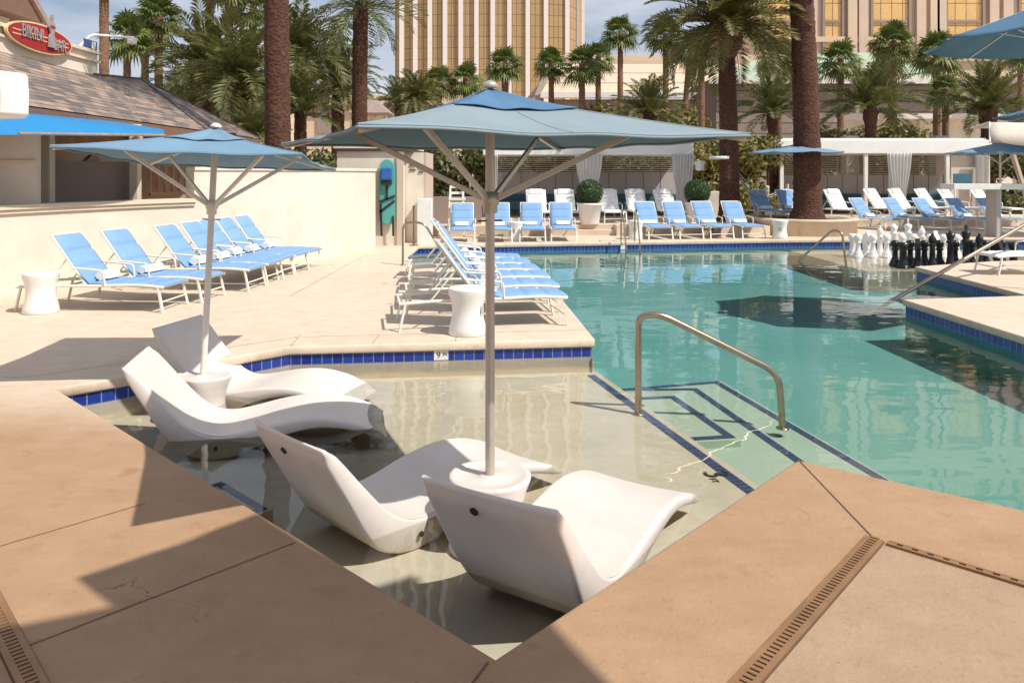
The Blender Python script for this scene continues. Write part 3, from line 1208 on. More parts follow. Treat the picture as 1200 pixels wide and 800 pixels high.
def lounger(x, y, deg, z, label, group, tlabel=None, kind=BL, sc=None):
    deg += random.uniform(-1.6, 1.6)
    o = kind.put((x, y, z), R(deg), label, 'sun lounger', group, sc)
    if tlabel:
        a = R(deg)
        dx = .035
        j = random.uniform(-.04, .04)
        tw = TW.put((x + math.cos(a) * dx - math.sin(a) * j, y + math.sin(a) * dx + math.cos(a) * j, z + .376), R(deg + random.uniform(-5, 5)), tlabel, 'towel', 'white rolled towels on the loungers', (random.uniform(.88, 1.1), random.uniform(.85, 1.12), random.uniform(.85, 1.02)))
    return o


# left row under the curved wall: (foot x, y)
lr = [(-4.42, 10.02), (-4.2, 10.78), (-3.92, 11.75), (-3.86, 12.5), (-3.86, 13.1), (-3.78, 13.75), (-3.70, 14.4)]
wpos = ['nearest the side table at the left edge of the picture', 'second from the left below the ledge wall', 'third from the left, below the end of the wall ledge', 'fourth from the left, left of the white umbrella pole',
        'fifth from the left, just behind the white umbrella pole', 'second from the right of its row along the wall', 'last and farthest of its row along the wall']
for i, ((x, y), s_) in enumerate(zip(lr, wpos)):
    dg = -4 - i * .3
    cx, cy = x - .97 * math.cos(R(dg)), y - .97 * math.sin(R(dg))
    lounger(cx, cy, dg, 0, 'blue sling lounger ' + s_, 'blue loungers along the curved wall', 'rolled towel on the lounger ' + s_)

# peninsula row
pr = [(.58, 9.22), (.55, 10.08), (.48, 10.9), (.38, 11.7), (.27, 12.5), (.12, 13.25)]
pdeg = [12, 10, 8, 6, 5, 3]
for i, ((x, y), dg) in enumerate(zip(pr, pdeg)):
    cx, cy = x - .97 * math.cos(R(dg)), y - .97 * math.sin(R(dg))
    nm = ['nearest the white side table and the front pole', 'second from the front', 'third from the front', 'fourth from the front', 'second from the back', 'farthest back by the curved handrail'][i]
    lounger(cx, cy, dg, 0, 'blue lounger on the peninsula, ' + nm, 'blue loungers on the peninsula', 'rolled towel on the peninsula lounger ' + nm)

# far edge, facing the camera (heads away): rotate -90
fx = [(541, 19.55, 3, 'leftmost, beside the small white lifeguard stand'), (585, 19.75, 2, 'half hidden by the front umbrella pole'), (625, 19.9, 1, 'just right of the front umbrella pole'),
      (661, 20.05, 0, 'left of the terrace steps'), (775, 20.6, 9, 'right of the steel pool ladder'), (811, 20.75, 10, 'second right of the pool ladder'),
      (847, 20.9, 10, 'in front of the round right topiary'), (885, 21.05, 11, 'rightmost, beside the date palm trunk')]
for (px_, y, dg, s_) in fx:
    x = (px_ - 600) / F * y
    a = R(-90 + dg)
    lounger(x - .97 * math.cos(a), y - .97 * math.sin(a), -90 + dg, 0, 'blue lounger on the far pool edge, ' + s_, 'blue loungers on the far pool edge',
            'rolled towel on far edge lounger ' + s_)
for (px_, y, dg, s_) in [(916, 22.95, 12, 'left one behind the planter wall'), (950, 23.1, 12, 'right one touching the thick planter trunk')]:
    x = (px_ - 600) / F * y
    a = R(-90 + dg)
    lounger(x - .97 * math.cos(a), y - .97 * math.sin(a), -90 + dg, .30 if px_ < 900 else .30, 'blue lounger between the two big palm trunks, ' + s_, 'blue loungers on the raised terrace', 'rolled towel between palm trunks, lounger ' + s_)
rx = [(1047, 24.2, 24, 'first right of the round planter'), (1087, 24.2, 22, 'second right of the planter, half in shade'), (1124, 24.2, 22, 'third right of the planter, behind the black king'),
      (1164, 24.2, 20, 'fourth right of the planter'), (1201, 24.2, 20, 'rightmost at the picture edge')]
for (px_, y, dg, s_) in rx:
    x = (px_ - 600) / F * y
    a = R(-90 + dg)
    lounger(x - .97 * math.cos(a), y - .97 * math.sin(a), -90 + dg, .0, 'blue lounger behind the chess pieces, ' + s_, 'blue loungers behind the chess pieces', 'towel behind the chess, lounger ' + s_)
wx = [(632, 22.75, 2, 'leftmost, left of the potted topiary', .3), (667, 22.8, 2, 'touching the left side of the potted topiary', .3), (722, 22.9, 4, 'first right of the potted topiary', .3),
      (757, 23.0, 5, 'second right of the potted topiary', .3), (795, 23.1, 8, 'left of the right topiary ball', .3)]
for (px_, y, dg, s_, z) in wx:
    x = (px_ - 600) / F * y
    a = R(-90 + dg)
    lounger(x - .97 * math.cos(a), y - .97 * math.sin(a), -90 + dg, z, 'white lounger in front of the left cabana, ' + s_, 'white loungers in front of the left cabana', None, WL)
wx = [(1008, 25.8, 14, 'beside the thick planter palm trunk', .2), (1062, 26.6, 26, 'below the cabana curtain', .2), (1092, 26.7, 26, 'right of the cabana curtain', .2), (1124, 26.8, 26, 'middle of the right half', .2),
      (1152, 26.8, 25, 'second from the picture edge', .2), (1192, 26.8, 25, 'closest to the right picture edge', .2)]
for (px_, y, dg, s_, z) in wx:
    x = (px_ - 600) / F * y
    a = R(-90 + dg)
    lounger(x - .97 * math.cos(a), y - .97 * math.sin(a), -90 + dg, z, 'white lounger in front of the right cabana, ' + s_, 'white loungers in front of the right cabana', None, WL, 1.05)
# the lounger whose foot end shows on the right deck
lounger(9.42, 13.62, 182, 0, 'cream lounger on the right deck, only its foot end in the picture', None, None, WL)


# ------------------------------------------------------------------ side tables, pots
def make_table():
    e = empty('side_table')
    prof = [(0, 0), (.205, 0), (.215, .012), (.20, .08), (.178, .18), (.17, .26), (.178, .35), (.205, .44), (.215, .49), (.215, .505), (.20, .515), (0, .515)]
    MB().lathe(prof, seg=36).build('body', M['white'], e)
    # the moulded hand slot on one side
    mb = MB()
    vs = []
    for k in range(20):
        a = 2 * PI * k / 20
        vs.append((.045 * math.cos(a) * (1.0), 0, .26 + .10 * math.sin(a)))
    mb.add([(v[0], -.172 - .006 + .10 * abs(v[2] - .26) * .6, v[2]) for v in vs], [tuple(range(20))])
    mb.build('hand_slot', M['greypanel'], e)
    return e


ST = Kind(make_table)
gt = 'white hourglass side tables'
tb = gp(48, 366); ST.put((tb.x, tb.y, 0), R(-110), 'white hourglass side table at the left edge beside the first lounger', 'side table', gt)
tb = gp(548, 391); ST.put((tb.x, tb.y, 0), R(70), 'white hourglass side table beside the front umbrella pole on the peninsula', 'side table', gt)
for (px_, Y_, z, s_) in [(604, 20.3, 0, 'between the second and third blue loungers on the far edge'), (745, 20.8, 0, 'right of the pool ladder at the far edge'), (914, 21.0, 0, 'against the planter wall, right of the far edge loungers'), (896, 20.9, 0, 'right behind the last blue lounger of the far edge')][:3]:
    ST.put(((px_ - 600) / F * Y_, Y_, z), R(-20), 'small white side table ' + s_, 'side table', gt)


def leafball(mb, c, r, n, leaf, squash=1.0, shell=.25):
    c = Vector(c)
    for _ in range(n):
        v = Vector((random.gauss(0, 1), random.gauss(0, 1), random.gauss(0, 1))).normalized()
        rr = r * (1 - shell * random.random() ** 1.5)
        p = c + Vector((v.x * rr, v.y * rr, v.z * rr * squash))
        nrm = (v + Vector((random.uniform(-.8, .8), random.uniform(-.8, .8), random.uniform(-.8, .8)))).normalized()
        tg = nrm.orthogonal().normalized()
        tg = Matrix.Rotation(random.uniform(0, 6.28), 3, nrm) @ tg
        bt = nrm.cross(tg)
        s_ = leaf * random.uniform(.6, 1.3)
        mb.add([p - tg * s_ - bt * s_ * .1, p + bt * s_ * .45, p + tg * s_, p - bt * s_ * .45], [(0, 1, 2, 3)])


def make_topiary():
    e = empty('topiary_pot')
    MB().lathe([(0, 0), (.27, 0), (.28, .02), (.35, .55), (.37, .56), (.37, .62), (.34, .62), (.33, .57), (0, .57)], seg=32).build('pot', M['white'], e)
    mb = MB()
    mb.lathe([(.01, -.33), (.2, -.27), (.31, -.1), (.31, .1), (.2, .27), (.01, .33)], (0, 0, .93), 16)
    leafball(mb, (0, 0, .93), .40, 4200, .028, 1.0, .2)
    mb.build('foliage', M['boxwood'], e)
    return e


TP = Kind(make_topiary)
TP.put((.0 + (691 - 600) / F * 22.6, 22.6, .3), 0, 'clipped round topiary in a white pot between the white loungers', 'potted plant', 'round topiaries in white pots')
TP.put(((817 - 600) / F * 23.2, 23.2, .3), .6, 'clipped round topiary in a white pot left of the date palm trunk', 'potted plant', 'round topiaries in white pots')

# planter with the thick palm
pl = MB()
PC = (8.75, 23.1)
pl.lathe([(0, -.1), (1.55, -.1), (1.55, .40), (1.60, .41), (1.60, .46), (1.57, .475), (1.25, .475), (1.24, .40), (0, .40)], (PC[0], PC[1], 0), 48)
o = pl.build('round_planter', M['deck']); tag(o, 'low round concrete planter wall around the thick palm trunk', 'planter')
struct(MB().prism([(5.9, 21.55), (7.4, 21.9), (7.4, 24), (5.9, 24)], -.1, .29).build('terrace_corner', M['deck']))
MBs = MB().lathe([(0, .41), (1.2, .41), (.6, .46), (0, .47)], (PC[0], PC[1], 0), 24)
# (soil shown inside the planter)
ob = MBs.build('soil', M['soil']); ob['kind'] = 'stuff'


# ------------------------------------------------------------------ handrails
def rail(name, paths, r, mat, label, flanges=(), group='steel handrails at the pool'):
    e = empty(name, Vector(paths[0][0]))
    org = Vector(paths[0][0])
    for p in paths:
        MB().tube([Vector(q) - org for q in fillet(p, .16, 7)], r, 14).build('tube', mat, e)
    for f_ in flanges:
        MB().lathe([(.03, 0), (.058, 0), (.058, .008), (.045, .014), (.026, .016)], Vector(f_) - org, 20).build('flange', mat, e)
    return tag(e, label, 'handrail', group)


hA = Vector((1.115, 6.74, SH))
hz = H - (368 - 205) / F * 6.74
hB = gp(917, 502, -.49)
hk = dp(913, 437, hB.y)
rail('handrail', [[hA, (hA.x - .0, hA.y, hz - .01), (hA.x + .19, hA.y - .05, hz + .005), hk, hB]], .03, M['steel'], 'bronze steel handrail in the foreground descending the shelf steps', [hA, hB])
q1, q2, q3 = gp(472, 311), dp(472, 261, 14.9), dp(497, 261, 14.7)
rail('handrail', [[q1, q2, q3, dp(522, 303, 14.9), dp(523, 318, 14.9)]], .022, M['steel'], 'bent steel handrail rising behind the peninsula loungers', [q1])
q1 = Vector((7.2, 16.45, -.25)); q2 = dp(988, 272, 16.5)
rail('handrail', [[q1, q2 + Vector((-.02, 0, 0)), dp(976, 269, 16.7), dp(936, 305, 17.3), dp(934, 312, 17.3)]], .024, M['steel'], 'steel handrail standing in the water left of the white chess pieces', [])
rail('handrail', [[dp(1290, 195, 14.0), dp(1215, 255, 13.4), dp(1044, 353, 11.9), dp(1022, 367, 11.75), dp(1022, 372, 11.75)], [dp(1292, 190, 14.0), (10.8, 14.1, 0)]], .032, M['steel'], 'long sloping steel handrail crossing in front of the black chess pieces', [])
lx = (728 - 600) / F * 20.1
lad = empty('pool_ladder', (lx, 19.6, 0))
for k, dx in enumerate((0, .36)):
    pth = [Vector((dx, .55, 0)), Vector((dx, .5, .82)), Vector((dx, .15, .86)), Vector((dx + .02, -.18, -.05)), Vector((dx + .02, -.2, -.7))]
    MB().tube(fillet(pth, .16, 6), .02, 12).build('handrail', M['steel'], lad)
for z in (-.25, -.5):
    MB().box((.19, -.19, z), (.34, .07, .02)).build('rung', M['steel'], lad)
tag(lad, 'steel pool ladder with two grab rails at the far pool edge', 'pool ladder')


# ------------------------------------------------------------------ giant chess
def lathe_piece(name, prof, mat, extra=None):
    def mk():
        e = empty(name)
        mb = MB().lathe(prof, seg=18)
        if extra: extra(mb)
        mb.build('body', mat, e)
        return e
    return mk


BASE = [(0, 0), (.125, 0), (.13, .03), (.12, .06), (.10, .075), (.105, .10), (.085, .13)]
PAWN = BASE + [(.06, .2), (.052, .34), (.075, .36), (.08, .38), (.055, .40), (.08, .44), (.088, .48), (.08, .53), (.05, .565), (0, .575)]
ROOK = BASE + [(.075, .2), (.068, .38), (.09, .42), (.10, .44), (.10, .55), (.075, .55), (.07, .5), (0, .5)]
BISH = BASE + [(.06, .22), (.05, .45), (.08, .47), (.085, .49), (.055, .51), (.075, .56), (.08, .61), (.06, .67), (.025, .71), (.03, .735), (0, .75)]
QUEE = BASE + [(.07, .24), (.055, .52), (.085, .55), (.09, .57), (.058, .59), (.075, .66), (.10, .74), (.085, .735), (.05, .75), (.03, .79), (0, .80)]
KING = BASE + [(.07, .24), (.058, .54), (.088, .57), (.092, .59), (.06, .61), (.075, .68), (.095, .76), (.06, .79), (0, .80)]
KNIG = BASE + [(.085, .17), (.08, .22), (.0, .22)]


def cross(mb):
    mb.box((0, 0, .86), (.03, .03, .13)); mb.box((0, 0, .87), (.10, .028, .03))


def horse(mb):
    out = [(-.09, .18), (.09, .18), (.085, .30), (.06, .38), (.13, .36), (.165, .40), (.15, .46), (.07, .56), (.05, .63), (.02, .58), (-.06, .54), (-.11, .42)]
    vs = [(x, -.045, z) for x, z in out] + [(x, .045, z) for x, z in out]
    n = len(out)
    fs = [(i, (i + 1) % n, n + (i + 1) % n, n + i) for i in range(n)]
    for a, b2, c in tessellate_polygon([[Vector((x, z, 0)) for x, z in out]]):
        fs += [(a, b2, c), (n + a, n + c, n + b2)]
    mb.add(vs, fs)


sqr = .335
back = ['rook', 'knight', 'bishop', 'queen', 'king', 'bishop', 'knight', 'rook']
for col, mat, y0, dy in (('black', M['chess_b'], 16.25, 1), ('white', M['chess_w'], 16.25 + 7 * sqr, -1)):
    KS = {'pawn': Kind(lathe_piece('chess_pawn', PAWN, mat)), 'rook': Kind(lathe_piece('chess_rook', ROOK, mat)), 'bishop': Kind(lathe_piece('chess_bishop', BISH, mat)),
          'queen': Kind(lathe_piece('chess_queen', QUEE, mat)), 'king': Kind(lathe_piece('chess_king', KING, mat, cross)), 'knight': Kind(lathe_piece('chess_knight', KNIG, mat, horse))}
    for i in range(8):
        x = 8.3 + i * sqr
        k = back[i]
        side = '' if k in ('king', 'queen') else ('on the left side ' if i < 4 else 'on the right side ')
        row = 'front' if col == 'black' else 'back'
        KS[k].put((x + random.uniform(-.02, .02), y0 + random.uniform(-.02, .02), -.234), R(90 * dy + random.uniform(-25, 25)), f'giant {col} chess {k} {side}of the {row} row in the shallow water', 'chess piece', f'giant {col} chess pieces')
        KS['pawn'].put((x + random.uniform(-.025, .025), y0 + dy * sqr + random.uniform(-.02, .02), -.234), 0, f'giant {col} chess pawn, {ORD[i]} from the left of the eight {col} pawns', 'chess piece', f'giant {col} chess pieces')

# ------------------------------------------------------------------ left wall and bar building
WALL = [(-9.2, 7.2), (-8.0, 9.0), (-7.55, 10.6), (-7.1, 12.0), (-6.6, 13.2), (-5.95, 14.3)]
WALL2 = [(-5.95, 14.3), (-5.3, 15.0), (-4.7, 15.45), (-4.1, 15.9), (-3.65, 17.1), (-3.29, 18.4)]


def smoothline(pts, n=5):
    return [(p.x, p.y) for p in catmull([(x, y, 0) for x, y in pts], n)]


def wall_along(name, pts, z0, z1, th, mat, cap=None):
    # outward (visible) side is to the right of travel
    mb = MB()
    inner = offset(pts, -th, False)
    poly = list(pts) + inner[::-1]
    mb.prism(poly, z0, z1)
    return mb.build(name, mat)


lw = smoothline(WALL); lw2 = smoothline(WALL2)
e = empty('ledge_wall', (-7.5, 11, 0))
o = wall_along('wall', lw, -.05, 1.24, .3, M['stucco']); o.parent = e; o.matrix_parent_inverse = Matrix.Translation((7.5, -11, 0))
cp = offset(lw, .07, False)
cp2 = offset(lw, .04, False)
for nm, pts, z0, z1 in (('ledge_moulding', cp2, 1.18, 1.236), ('ledge', cp, 1.24, 1.31)):
    o = wall_along(nm, pts, z0, z1, .38, M['trim']); o.parent = e; o.matrix_parent_inverse = Matrix.Translation((7.5, -11, 0))
tag(e, 'low curved cream stucco wall with a moulded ledge behind the left loungers', 'wall')
e = empty('stucco_wall', (-4.7, 15.5, 0))
o = wall_along('wall', lw2, -.05, 1.84, .35, M['stucco']); o.parent = e; o.matrix_parent_inverse = Matrix.Translation((4.7, -15.5, 0))
o = wall_along('wall_cap', offset(lw2, .03, False), 1.84, 1.90, .41, M['stucco']); o.parent = e; o.matrix_parent_inverse = Matrix.Translation((4.7, -15.5, 0))
tag(e, 'plain curved cream stucco wall ending near the teal rescue board', 'wall')

bar_ = empty('bar_building', (-8.5, 14, 0))


def part(mb, name, mat, par, bevel=0):
    """mesh given in world coordinates, parented to an unrotated thing"""
    o = mb.build(name, mat, par, bevel)
    q = par
    off = Vector((0, 0, 0))
    while q is not None:
        off += q.location; q = q.parent
    o.location = -off
    return o


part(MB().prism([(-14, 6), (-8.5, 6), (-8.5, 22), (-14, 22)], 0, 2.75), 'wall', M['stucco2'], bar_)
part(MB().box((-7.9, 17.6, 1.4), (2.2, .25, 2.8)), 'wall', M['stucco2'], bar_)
# cream panels of the bar's front bay
part(MB().prism([(-8.6, 11.1), (-7.3, 11.72), (-7.34, 11.9), (-8.3, 12.4), (-8.9, 12.4)], 0, 2.55), 'panel_wall', M['stucco'], bar_)
part(MB().bar((-8.6, 11.08, 1.95), (-7.29, 11.70, 1.95), .04, .05), 'moulding', M['trim'], bar_)
for (x, y) in ((-7.75, 12.75), (-7.1, 14.4)):
    part(MB().box((x, y, 1.35), (.16, .16, 2.7)), 'post', M['trim'], bar_, .01)
part(MB().bar((-8.2, 13.4, 1.2), (-7.75, 14.2, 2.1), .14, .16), 'brace', M['woodtan'], bar_)
part(MB().prism([(-8.45, 12.9), (-7.3, 14.6), (-7.4, 14.7), (-8.55, 13.0)], .9, 2.0), 'counter_front', M['taupe'], bar_)
part(MB().prism([(-8.4, 12.8), (-7.1, 14.7), (-7.2, 14.8), (-8.5, 12.9)], 2.32, 2.5), 'header', M['woodtan'], bar_)
fn = MB()
f0, f1 = Vector((-7.0, 14.75, 0)), Vector((-6.5, 16.9, 0))
part(MB().bar(f0 + Vector((0, 0, 2.12)), f1 + Vector((0, 0, 2.12)), .06, .06), 'top_rail', M['wood'], bar_)
part(MB().bar(f0 + Vector((0, 0, 1.38)), f1 + Vector((0, 0, 1.38)), .06, .06), 'bottom_rail', M['wood'], bar_)
for k in range(11):
    p_ = f0.lerp(f1, k / 10)
    part(MB().box((p_.x, p_.y, 1.75), (.06, .05, .72)), 'baluster', M['wood'], bar_)
part(MB().box((-6.35, 17.3, 1.7), (.16, .16, 2.0)), 'post', M['wood'], bar_)
# roof facets with slate shingles
E1, E2, E3, E4, E5 = (-7.2, 8.0, 2.78), (-7.2, 14.9, 2.78), (-6.75, 17.0, 2.72), (-6.75, 20.4, 2.72), (-9.5, 23, 2.72)
T1, T2, T3 = (-9.5, 8.0, 4.10), (-9.5, 17.3, 4.02), (-9.5, 19.6, 4.2)
rf = MB()


def facet(pts, udir):
    P = [Vector(p) for p in pts]
    n = (P[1] - P[0]).cross(P[2] - P[0]).normalized()
    u = Vector(udir); u = (u - n * u.dot(n)).normalized()
    v = n.cross(u)
    rf.add(P, [tuple(range(len(P)))], False, [[(p.dot(u), p.dot(v)) for p in P]])
    rf.add([p - n * .06 for p in P], [tuple(range(len(P)))[::-1]])


facet([E1, E2, T2, T1], (0, 1, 0))
facet([E2, E3, T3, T2], Vector(E3) - Vector(E2))
facet([E3, E4, T3], (0, 1, 0))
facet([E4, E5, T3], Vector(E5) - Vector(E4))
rfo = part(rf, 'roof', M['shingle'], bar_)
hp = MB()
for a, b in ((E3, T3), (E4, T3), (T2, T3)):
    hp.bar(Vector(a) + Vector((0, 0, .02)), Vector(b) + Vector((0, 0, .02)), .08, .03)
o = hp.build('ridge_cap', M['slatdark'], rfo)
fa = MB()
for a, b in ((E1, E2), (E2, E3), (E3, E4)):
    fa.bar(Vector(a) + Vector((-.02, 0, -.12)), Vector(b) + Vector((-.02, 0, -.12)), .06, .2)
part(fa, 'fascia', M['fascia'], bar_)
sf = MB().add([Vector(E1) + Vector((0, 0, -.2)), Vector(E2) + Vector((0, 0, -.2)), Vector(E3) + Vector((0, 0, -.2)), Vector(E4) + Vector((0, 0, -.2)), (-9, 20, 2.5), (-9, 8, 2.5)], [(0, 1, 2, 3, 4, 5)])
part(sf, 'soffit', M['fascia'], bar_)
# upper storey behind the sign
part(MB().box((-10.5, 12.75, 4.0), (2.0, 9.5, 1.0)), 'parapet', M['stucco'], bar_)
part(MB().box((-10.47, 12.75, 4.53), (2.1, 9.6, .07)), 'parapet_cap', M['trim'], bar_)
part(MB().box((-10.47, 12.75, 4.33), (2.06, 9.56, .05)), 'parapet_band', M['trim'], bar_)
part(MB().box((-12.2, 11.6, 4.9), (3.6, 8.4, .8)), 'attic', M['stucco'], bar_)
g_ = MB()
a0, a1, a2, a3 = (-10, 16.35, 4.98), (-14, 16.35, 4.98), (-14, 14.5, 6.6), (-10, 14.5, 6.6)
g_.add([a0, a1, a2, a3, (-10, 8, 4.98), (-10, 8, 6.6), (-14, 8, 4.98), (-14, 8, 6.6)], [(0, 1, 2, 3), (4, 0, 3, 5), (4, 6, 1, 0), (3, 2, 7, 5)])
part(g_, 'attic_roof', M['fascia'], bar_)
part(MB().bar(Vector(a0) + Vector((.03, .03, 0)), Vector(a3) + Vector((.03, .03, 0)), .10, .12), 'rake_board', M['pinkroof'], bar_)
tag(bar_, 'poolside bar with slate shingle roof, brown fascia and open counter', 'building')

# sign
sg = empty('oval_sign', (-9.42, 15.2, 4.46), 0)
seg = 48


def ell(rx_, rz_, x):
    return [(x, rx_ * math.cos(2 * PI * k / seg), rz_ * math.sin(2 * PI * k / seg)) for k in range(seg)]


def disc(rx_, rz_, x0, x1):
    a, b = ell(rx_, rz_, x0), ell(rx_, rz_, x1)
    return MB().add(a + b, [tuple(range(seg))[::-1], tuple(range(seg, 2 * seg))] + [(i, (i + 1) % seg, seg + (i + 1) % seg, seg + i) for i in range(seg)])


disc(1.14, .31, 0, .06).build('rim', M['yellow'], sg)
disc(1.10, .275, .05, .072).build('panel', M['red'], sg)
mb = MB()
mb.box((.076, .0, .045), (.006, 1.95, .022)); mb.box((.076, .0, -.045), (.006, 1.95, .022))
mb.build('stripes', M['yellow'], sg)
for nm, mt_, dx, off in (('lettering_shadow', M['signdark'], .078, .012), ('lettering', M['signgrey'], .09, 0)):
    for k, wd in enumerate(('BIKINI', 'BAR')):
        o = text(nm, wd, .34 if nm == 'lettering' else .355, mt_, sg, .008)
        o.rotation_euler = (R(90), 0, R(90))
        o.location = (dx, (-.33 if k == 0 else .62), (.05 if k == 0 else -.06) - off)
        o.scale = (.80, 1.15, 1)
fg = MB()
fig = [(-.13, -.2), (.13, -.2), (.10, .02), (.06, .10), (.12, .24), (.09, .34), (.03, .37), (.055, .45), (.03, .52), (-.03, .52), (-.055, .45), (-.03, .37), (-.09, .34), (-.12, .24), (-.06, .10), (-.10, .02)]
n = len(fig)
vs = [(.10, y, z + .05) for y, z in fig] + [(.135, y, z + .05) for y, z in fig]
fs = [(i, (i + 1) % n, n + (i + 1) % n, n + i) for i in range(n)]
for a, b2, c in tessellate_polygon([[Vector((y, z, 0)) for y, z in fig]]):
    fs += [(n + a, n + b2, n + c), (a, c, b2)]
fg.add(vs, fs)
o = fg.build('figure', M['signgrey'], sg); o.location = (0, .28, 0)
mb = MB().box((.137, .28, .30), (.008, .16, .06)); mb.build('figure_top', M['red'], sg)
sg.scale = (.92, .92, .92)
tag(sg, 'oval red BIKINI BAR sign with cream rim mounted on the bar parapet', 'sign')
bn_ = empty('banner', (-9.44, 17.1, 4.66), 0)
MB().box((0, 0, 0), (.03, .5, .2)).build('board', M['signblue'], bn_)
MB().box((.02, .1, 0), (.01, .14, .16)).build('patch', M['white'], bn_)
tag(bn_, 'small blue and white board on the parapet right of the oval sign', 'sign')
gp1 = [Vector((-9.9, 17.3, 4.55)), Vector((-9.7, 17.6, 4.98)), Vector((-9.0, 18.1, 5.0))]
lm = empty('gooseneck_lamp', gp1[0])
MB().tube([p - gp1[0] for p in fillet(gp1, .12, 5)], .03, 8).build('arm', M['white'], lm)
MB().lathe([(.10, -.15), (.11, -.04), (.05, .0), (.03, .03)], gp1[2] - gp1[0], 16).build('lamp_head', M['white'], lm)
tag(lm, 'white gooseneck lamp arm above the bar parapet next to a palm trunk', 'lamp')

# blue awning below the eave
av = Vector((-7.0, 11.0, 0))
aw = empty('blue_awning', av)
a1, a2, a3, a4 = dp(20, 133, 10.9), dp(192, 157, 12.8), dp(192, 160, 12.75), dp(19, 158, 10.4)
b1, b4 = dp(-80, 150, 9.4), dp(-80, 159, 9.2)
part(MB().add([a1, a2, a3, a4] + [p + Vector((-.01, .03, -.0)) for p in (a1, a2, a3, a4)], [(3, 2, 1, 0), (4, 5, 6, 7), (0, 1, 5, 4), (2, 3, 7, 6), (1, 2, 6, 5)]), 'valance', M['awning'], aw)
part(MB().add([b1, a1, a4, b4] + [p + Vector((-.01, .03, 0)) for p in (b1, a1, a4, b4)], [(3, 2, 1, 0), (4, 5, 6, 7), (0, 1, 5, 4), (2, 3, 7, 6)]), 'side_valance', M['awning'], aw)
part(MB().add([a1, a2, dp(192, 152, 14.6), dp(-60, 110, 12)], [(0, 1, 2, 3)]), 'top', M['awning'], aw)
part(MB().tube([a4 + Vector((0, .05, .02)), a3 + Vector((0, .05, .02))], .02, 8), 'bar', M['woodtan'], aw)
for p_ in (a4 + Vector((-.4, .3, 0)),):
    part(MB().tube([Vector((p_.x - .5, p_.y, 1.2)), Vector((p_.x - .5, p_.y, p_.z))], .03, 8), 'post', M['woodtan'], aw)
tag(aw, 'bright blue awning hanging below the brown fascia of the bar', 'awning')

# white loudspeaker at the left edge
sp_ = empty('outdoor_speaker', dp(2, 112, 8.2), R(-20))
mb = MB()
for k in range(9):
    pass
out = [(-.22, -.24), (.16, -.24), (.20, -.20), (.21, 0), (.19, .22), (.15, .245), (-.22, .245)]
n = len(out)
vs = [(x, -.16, z) for x, z in out] + [(x, .16, z) for x, z in out]
fs = [(i, (i + 1) % n, n + (i + 1) % n, n + i) for i in range(n)] + [tuple(range(n))[::-1], tuple(range(n, 2 * n))]
mb.add(vs, fs)
mb.build('cabinet', M['whitepaint'], sp_, .015)
MB().box((-.30, 0, 0), (.16, .06, .08)).build('bracket', M['whitepaint'], sp_)
MB().tube([(-.4, 0, -2.6), (-.4, 0, .3)], .05, 12).build('mast', M['whitepaint'], sp_)
tag(sp_, 'white outdoor loudspeaker box at the left edge above the awning', 'speaker')

# ------------------------------------------------------------------ shed with the rescue board
sh = empty('pool_shed', (-3.2, 19, 0))
Ys = 19.0
xl, xr = (395 - 600) / F * Ys, (470 - 600) / F * Ys
part(MB().box(((xl + xr) / 2, Ys + 1.2, 1.2), (xr - xl, 2.4, 2.5)), 'wall', M['stucco'], sh)
part(MB().box(((xl + xr) / 2 + .1, Ys + 1.2, 2.52), (xr - xl + .35, 2.6, .22)), 'coping', M['stucco'], sh)
part(MB().box(((xl + xr) / 2 + .1, Ys + 1.2, 2.36), (xr - xl + .25, 2.5, .05)), 'band', M['fascia'], sh)
part(MB().box((xr - .02, Ys - .02, 1.15), (.16, .06, 2.36)), 'pilaster', M['pinkwall'], sh)
part(MB().box((xr + .26, Ys + 1.6, 1.15), (.5, 1.6, 2.36)), 'side_wall', M['stucco'], sh)
part(MB().box((xr + .52, Ys + 1.6, 1.15), (.06, 1.62, 2.36)), 'side_trim', M['pinkwall'], sh)
for k, (zz) in enumerate((2.0, 1.88)):
    part(MB().box((xr + .18, Ys + .79, zz), (.16, .03, .05)), 'vent', M['fascia'], sh)
    part(MB().box((xr + .40, Ys + .79, zz - .05), (.12, .03, .05)), 'vent', M['fascia'], sh)
tag(sh, 'small cream pool shed with rounded top beyond the end of the stucco wall', 'shed')
rb_ = empty('rescue_board', (dp(454, 225, Ys - .06).x, Ys - .10, 0), 0)
bw = .19
top_ = H - (187 - 205) / F * Ys; bot_ = H - (262 - 205) / F * Ys
pts = [(-bw * .8, bot_), (bw * .8, bot_), (bw, bot_ + .1), (bw, top_ - .3)] + [(bw * math.cos(a), top_ - .22 + .22 * math.sin(a)) for a in [PI * k / 10 for k in range(11)]] + [(-bw, top_ - .3), (-bw, bot_ + .1)]
n = len(pts)
mb = MB().add([(x, -.03, z) for x, z in pts] + [(x, .03, z) for x, z in pts], [(i, (i + 1) % n, n + (i + 1) % n, n + i) for i in range(n)] + [tuple(range(n))[::-1], tuple(range(n, 2 * n))])
mb.build('board', M['teal'], rb_, .01)
MB().box((0, -.10, top_ - .36), (.26, .14, .30)).build('head_block', M['bluebox'], rb_, .02)
MB().box((.0, -.09, top_ - .56), (.25, .1, .12)).build('strap', M['dark'], rb_)
for a, b in (((.0, top_ - .6), (-.0, top_ - 1.0)), ((-.19, top_ - 1.05), (.2, top_ - .9)), ((-.18, top_ - 1.3), (.19, top_ - 1.02)), ((-.15, top_ - 1.1), (-.13, bot_ - .3)), ((.15, top_ - 1.4), (.16, bot_ - .3))):
    MB().bar((a[0], -.05, a[1]), (b[0], -.05, b[1]), .02, .05).build('strap', M['dark'], rb_)
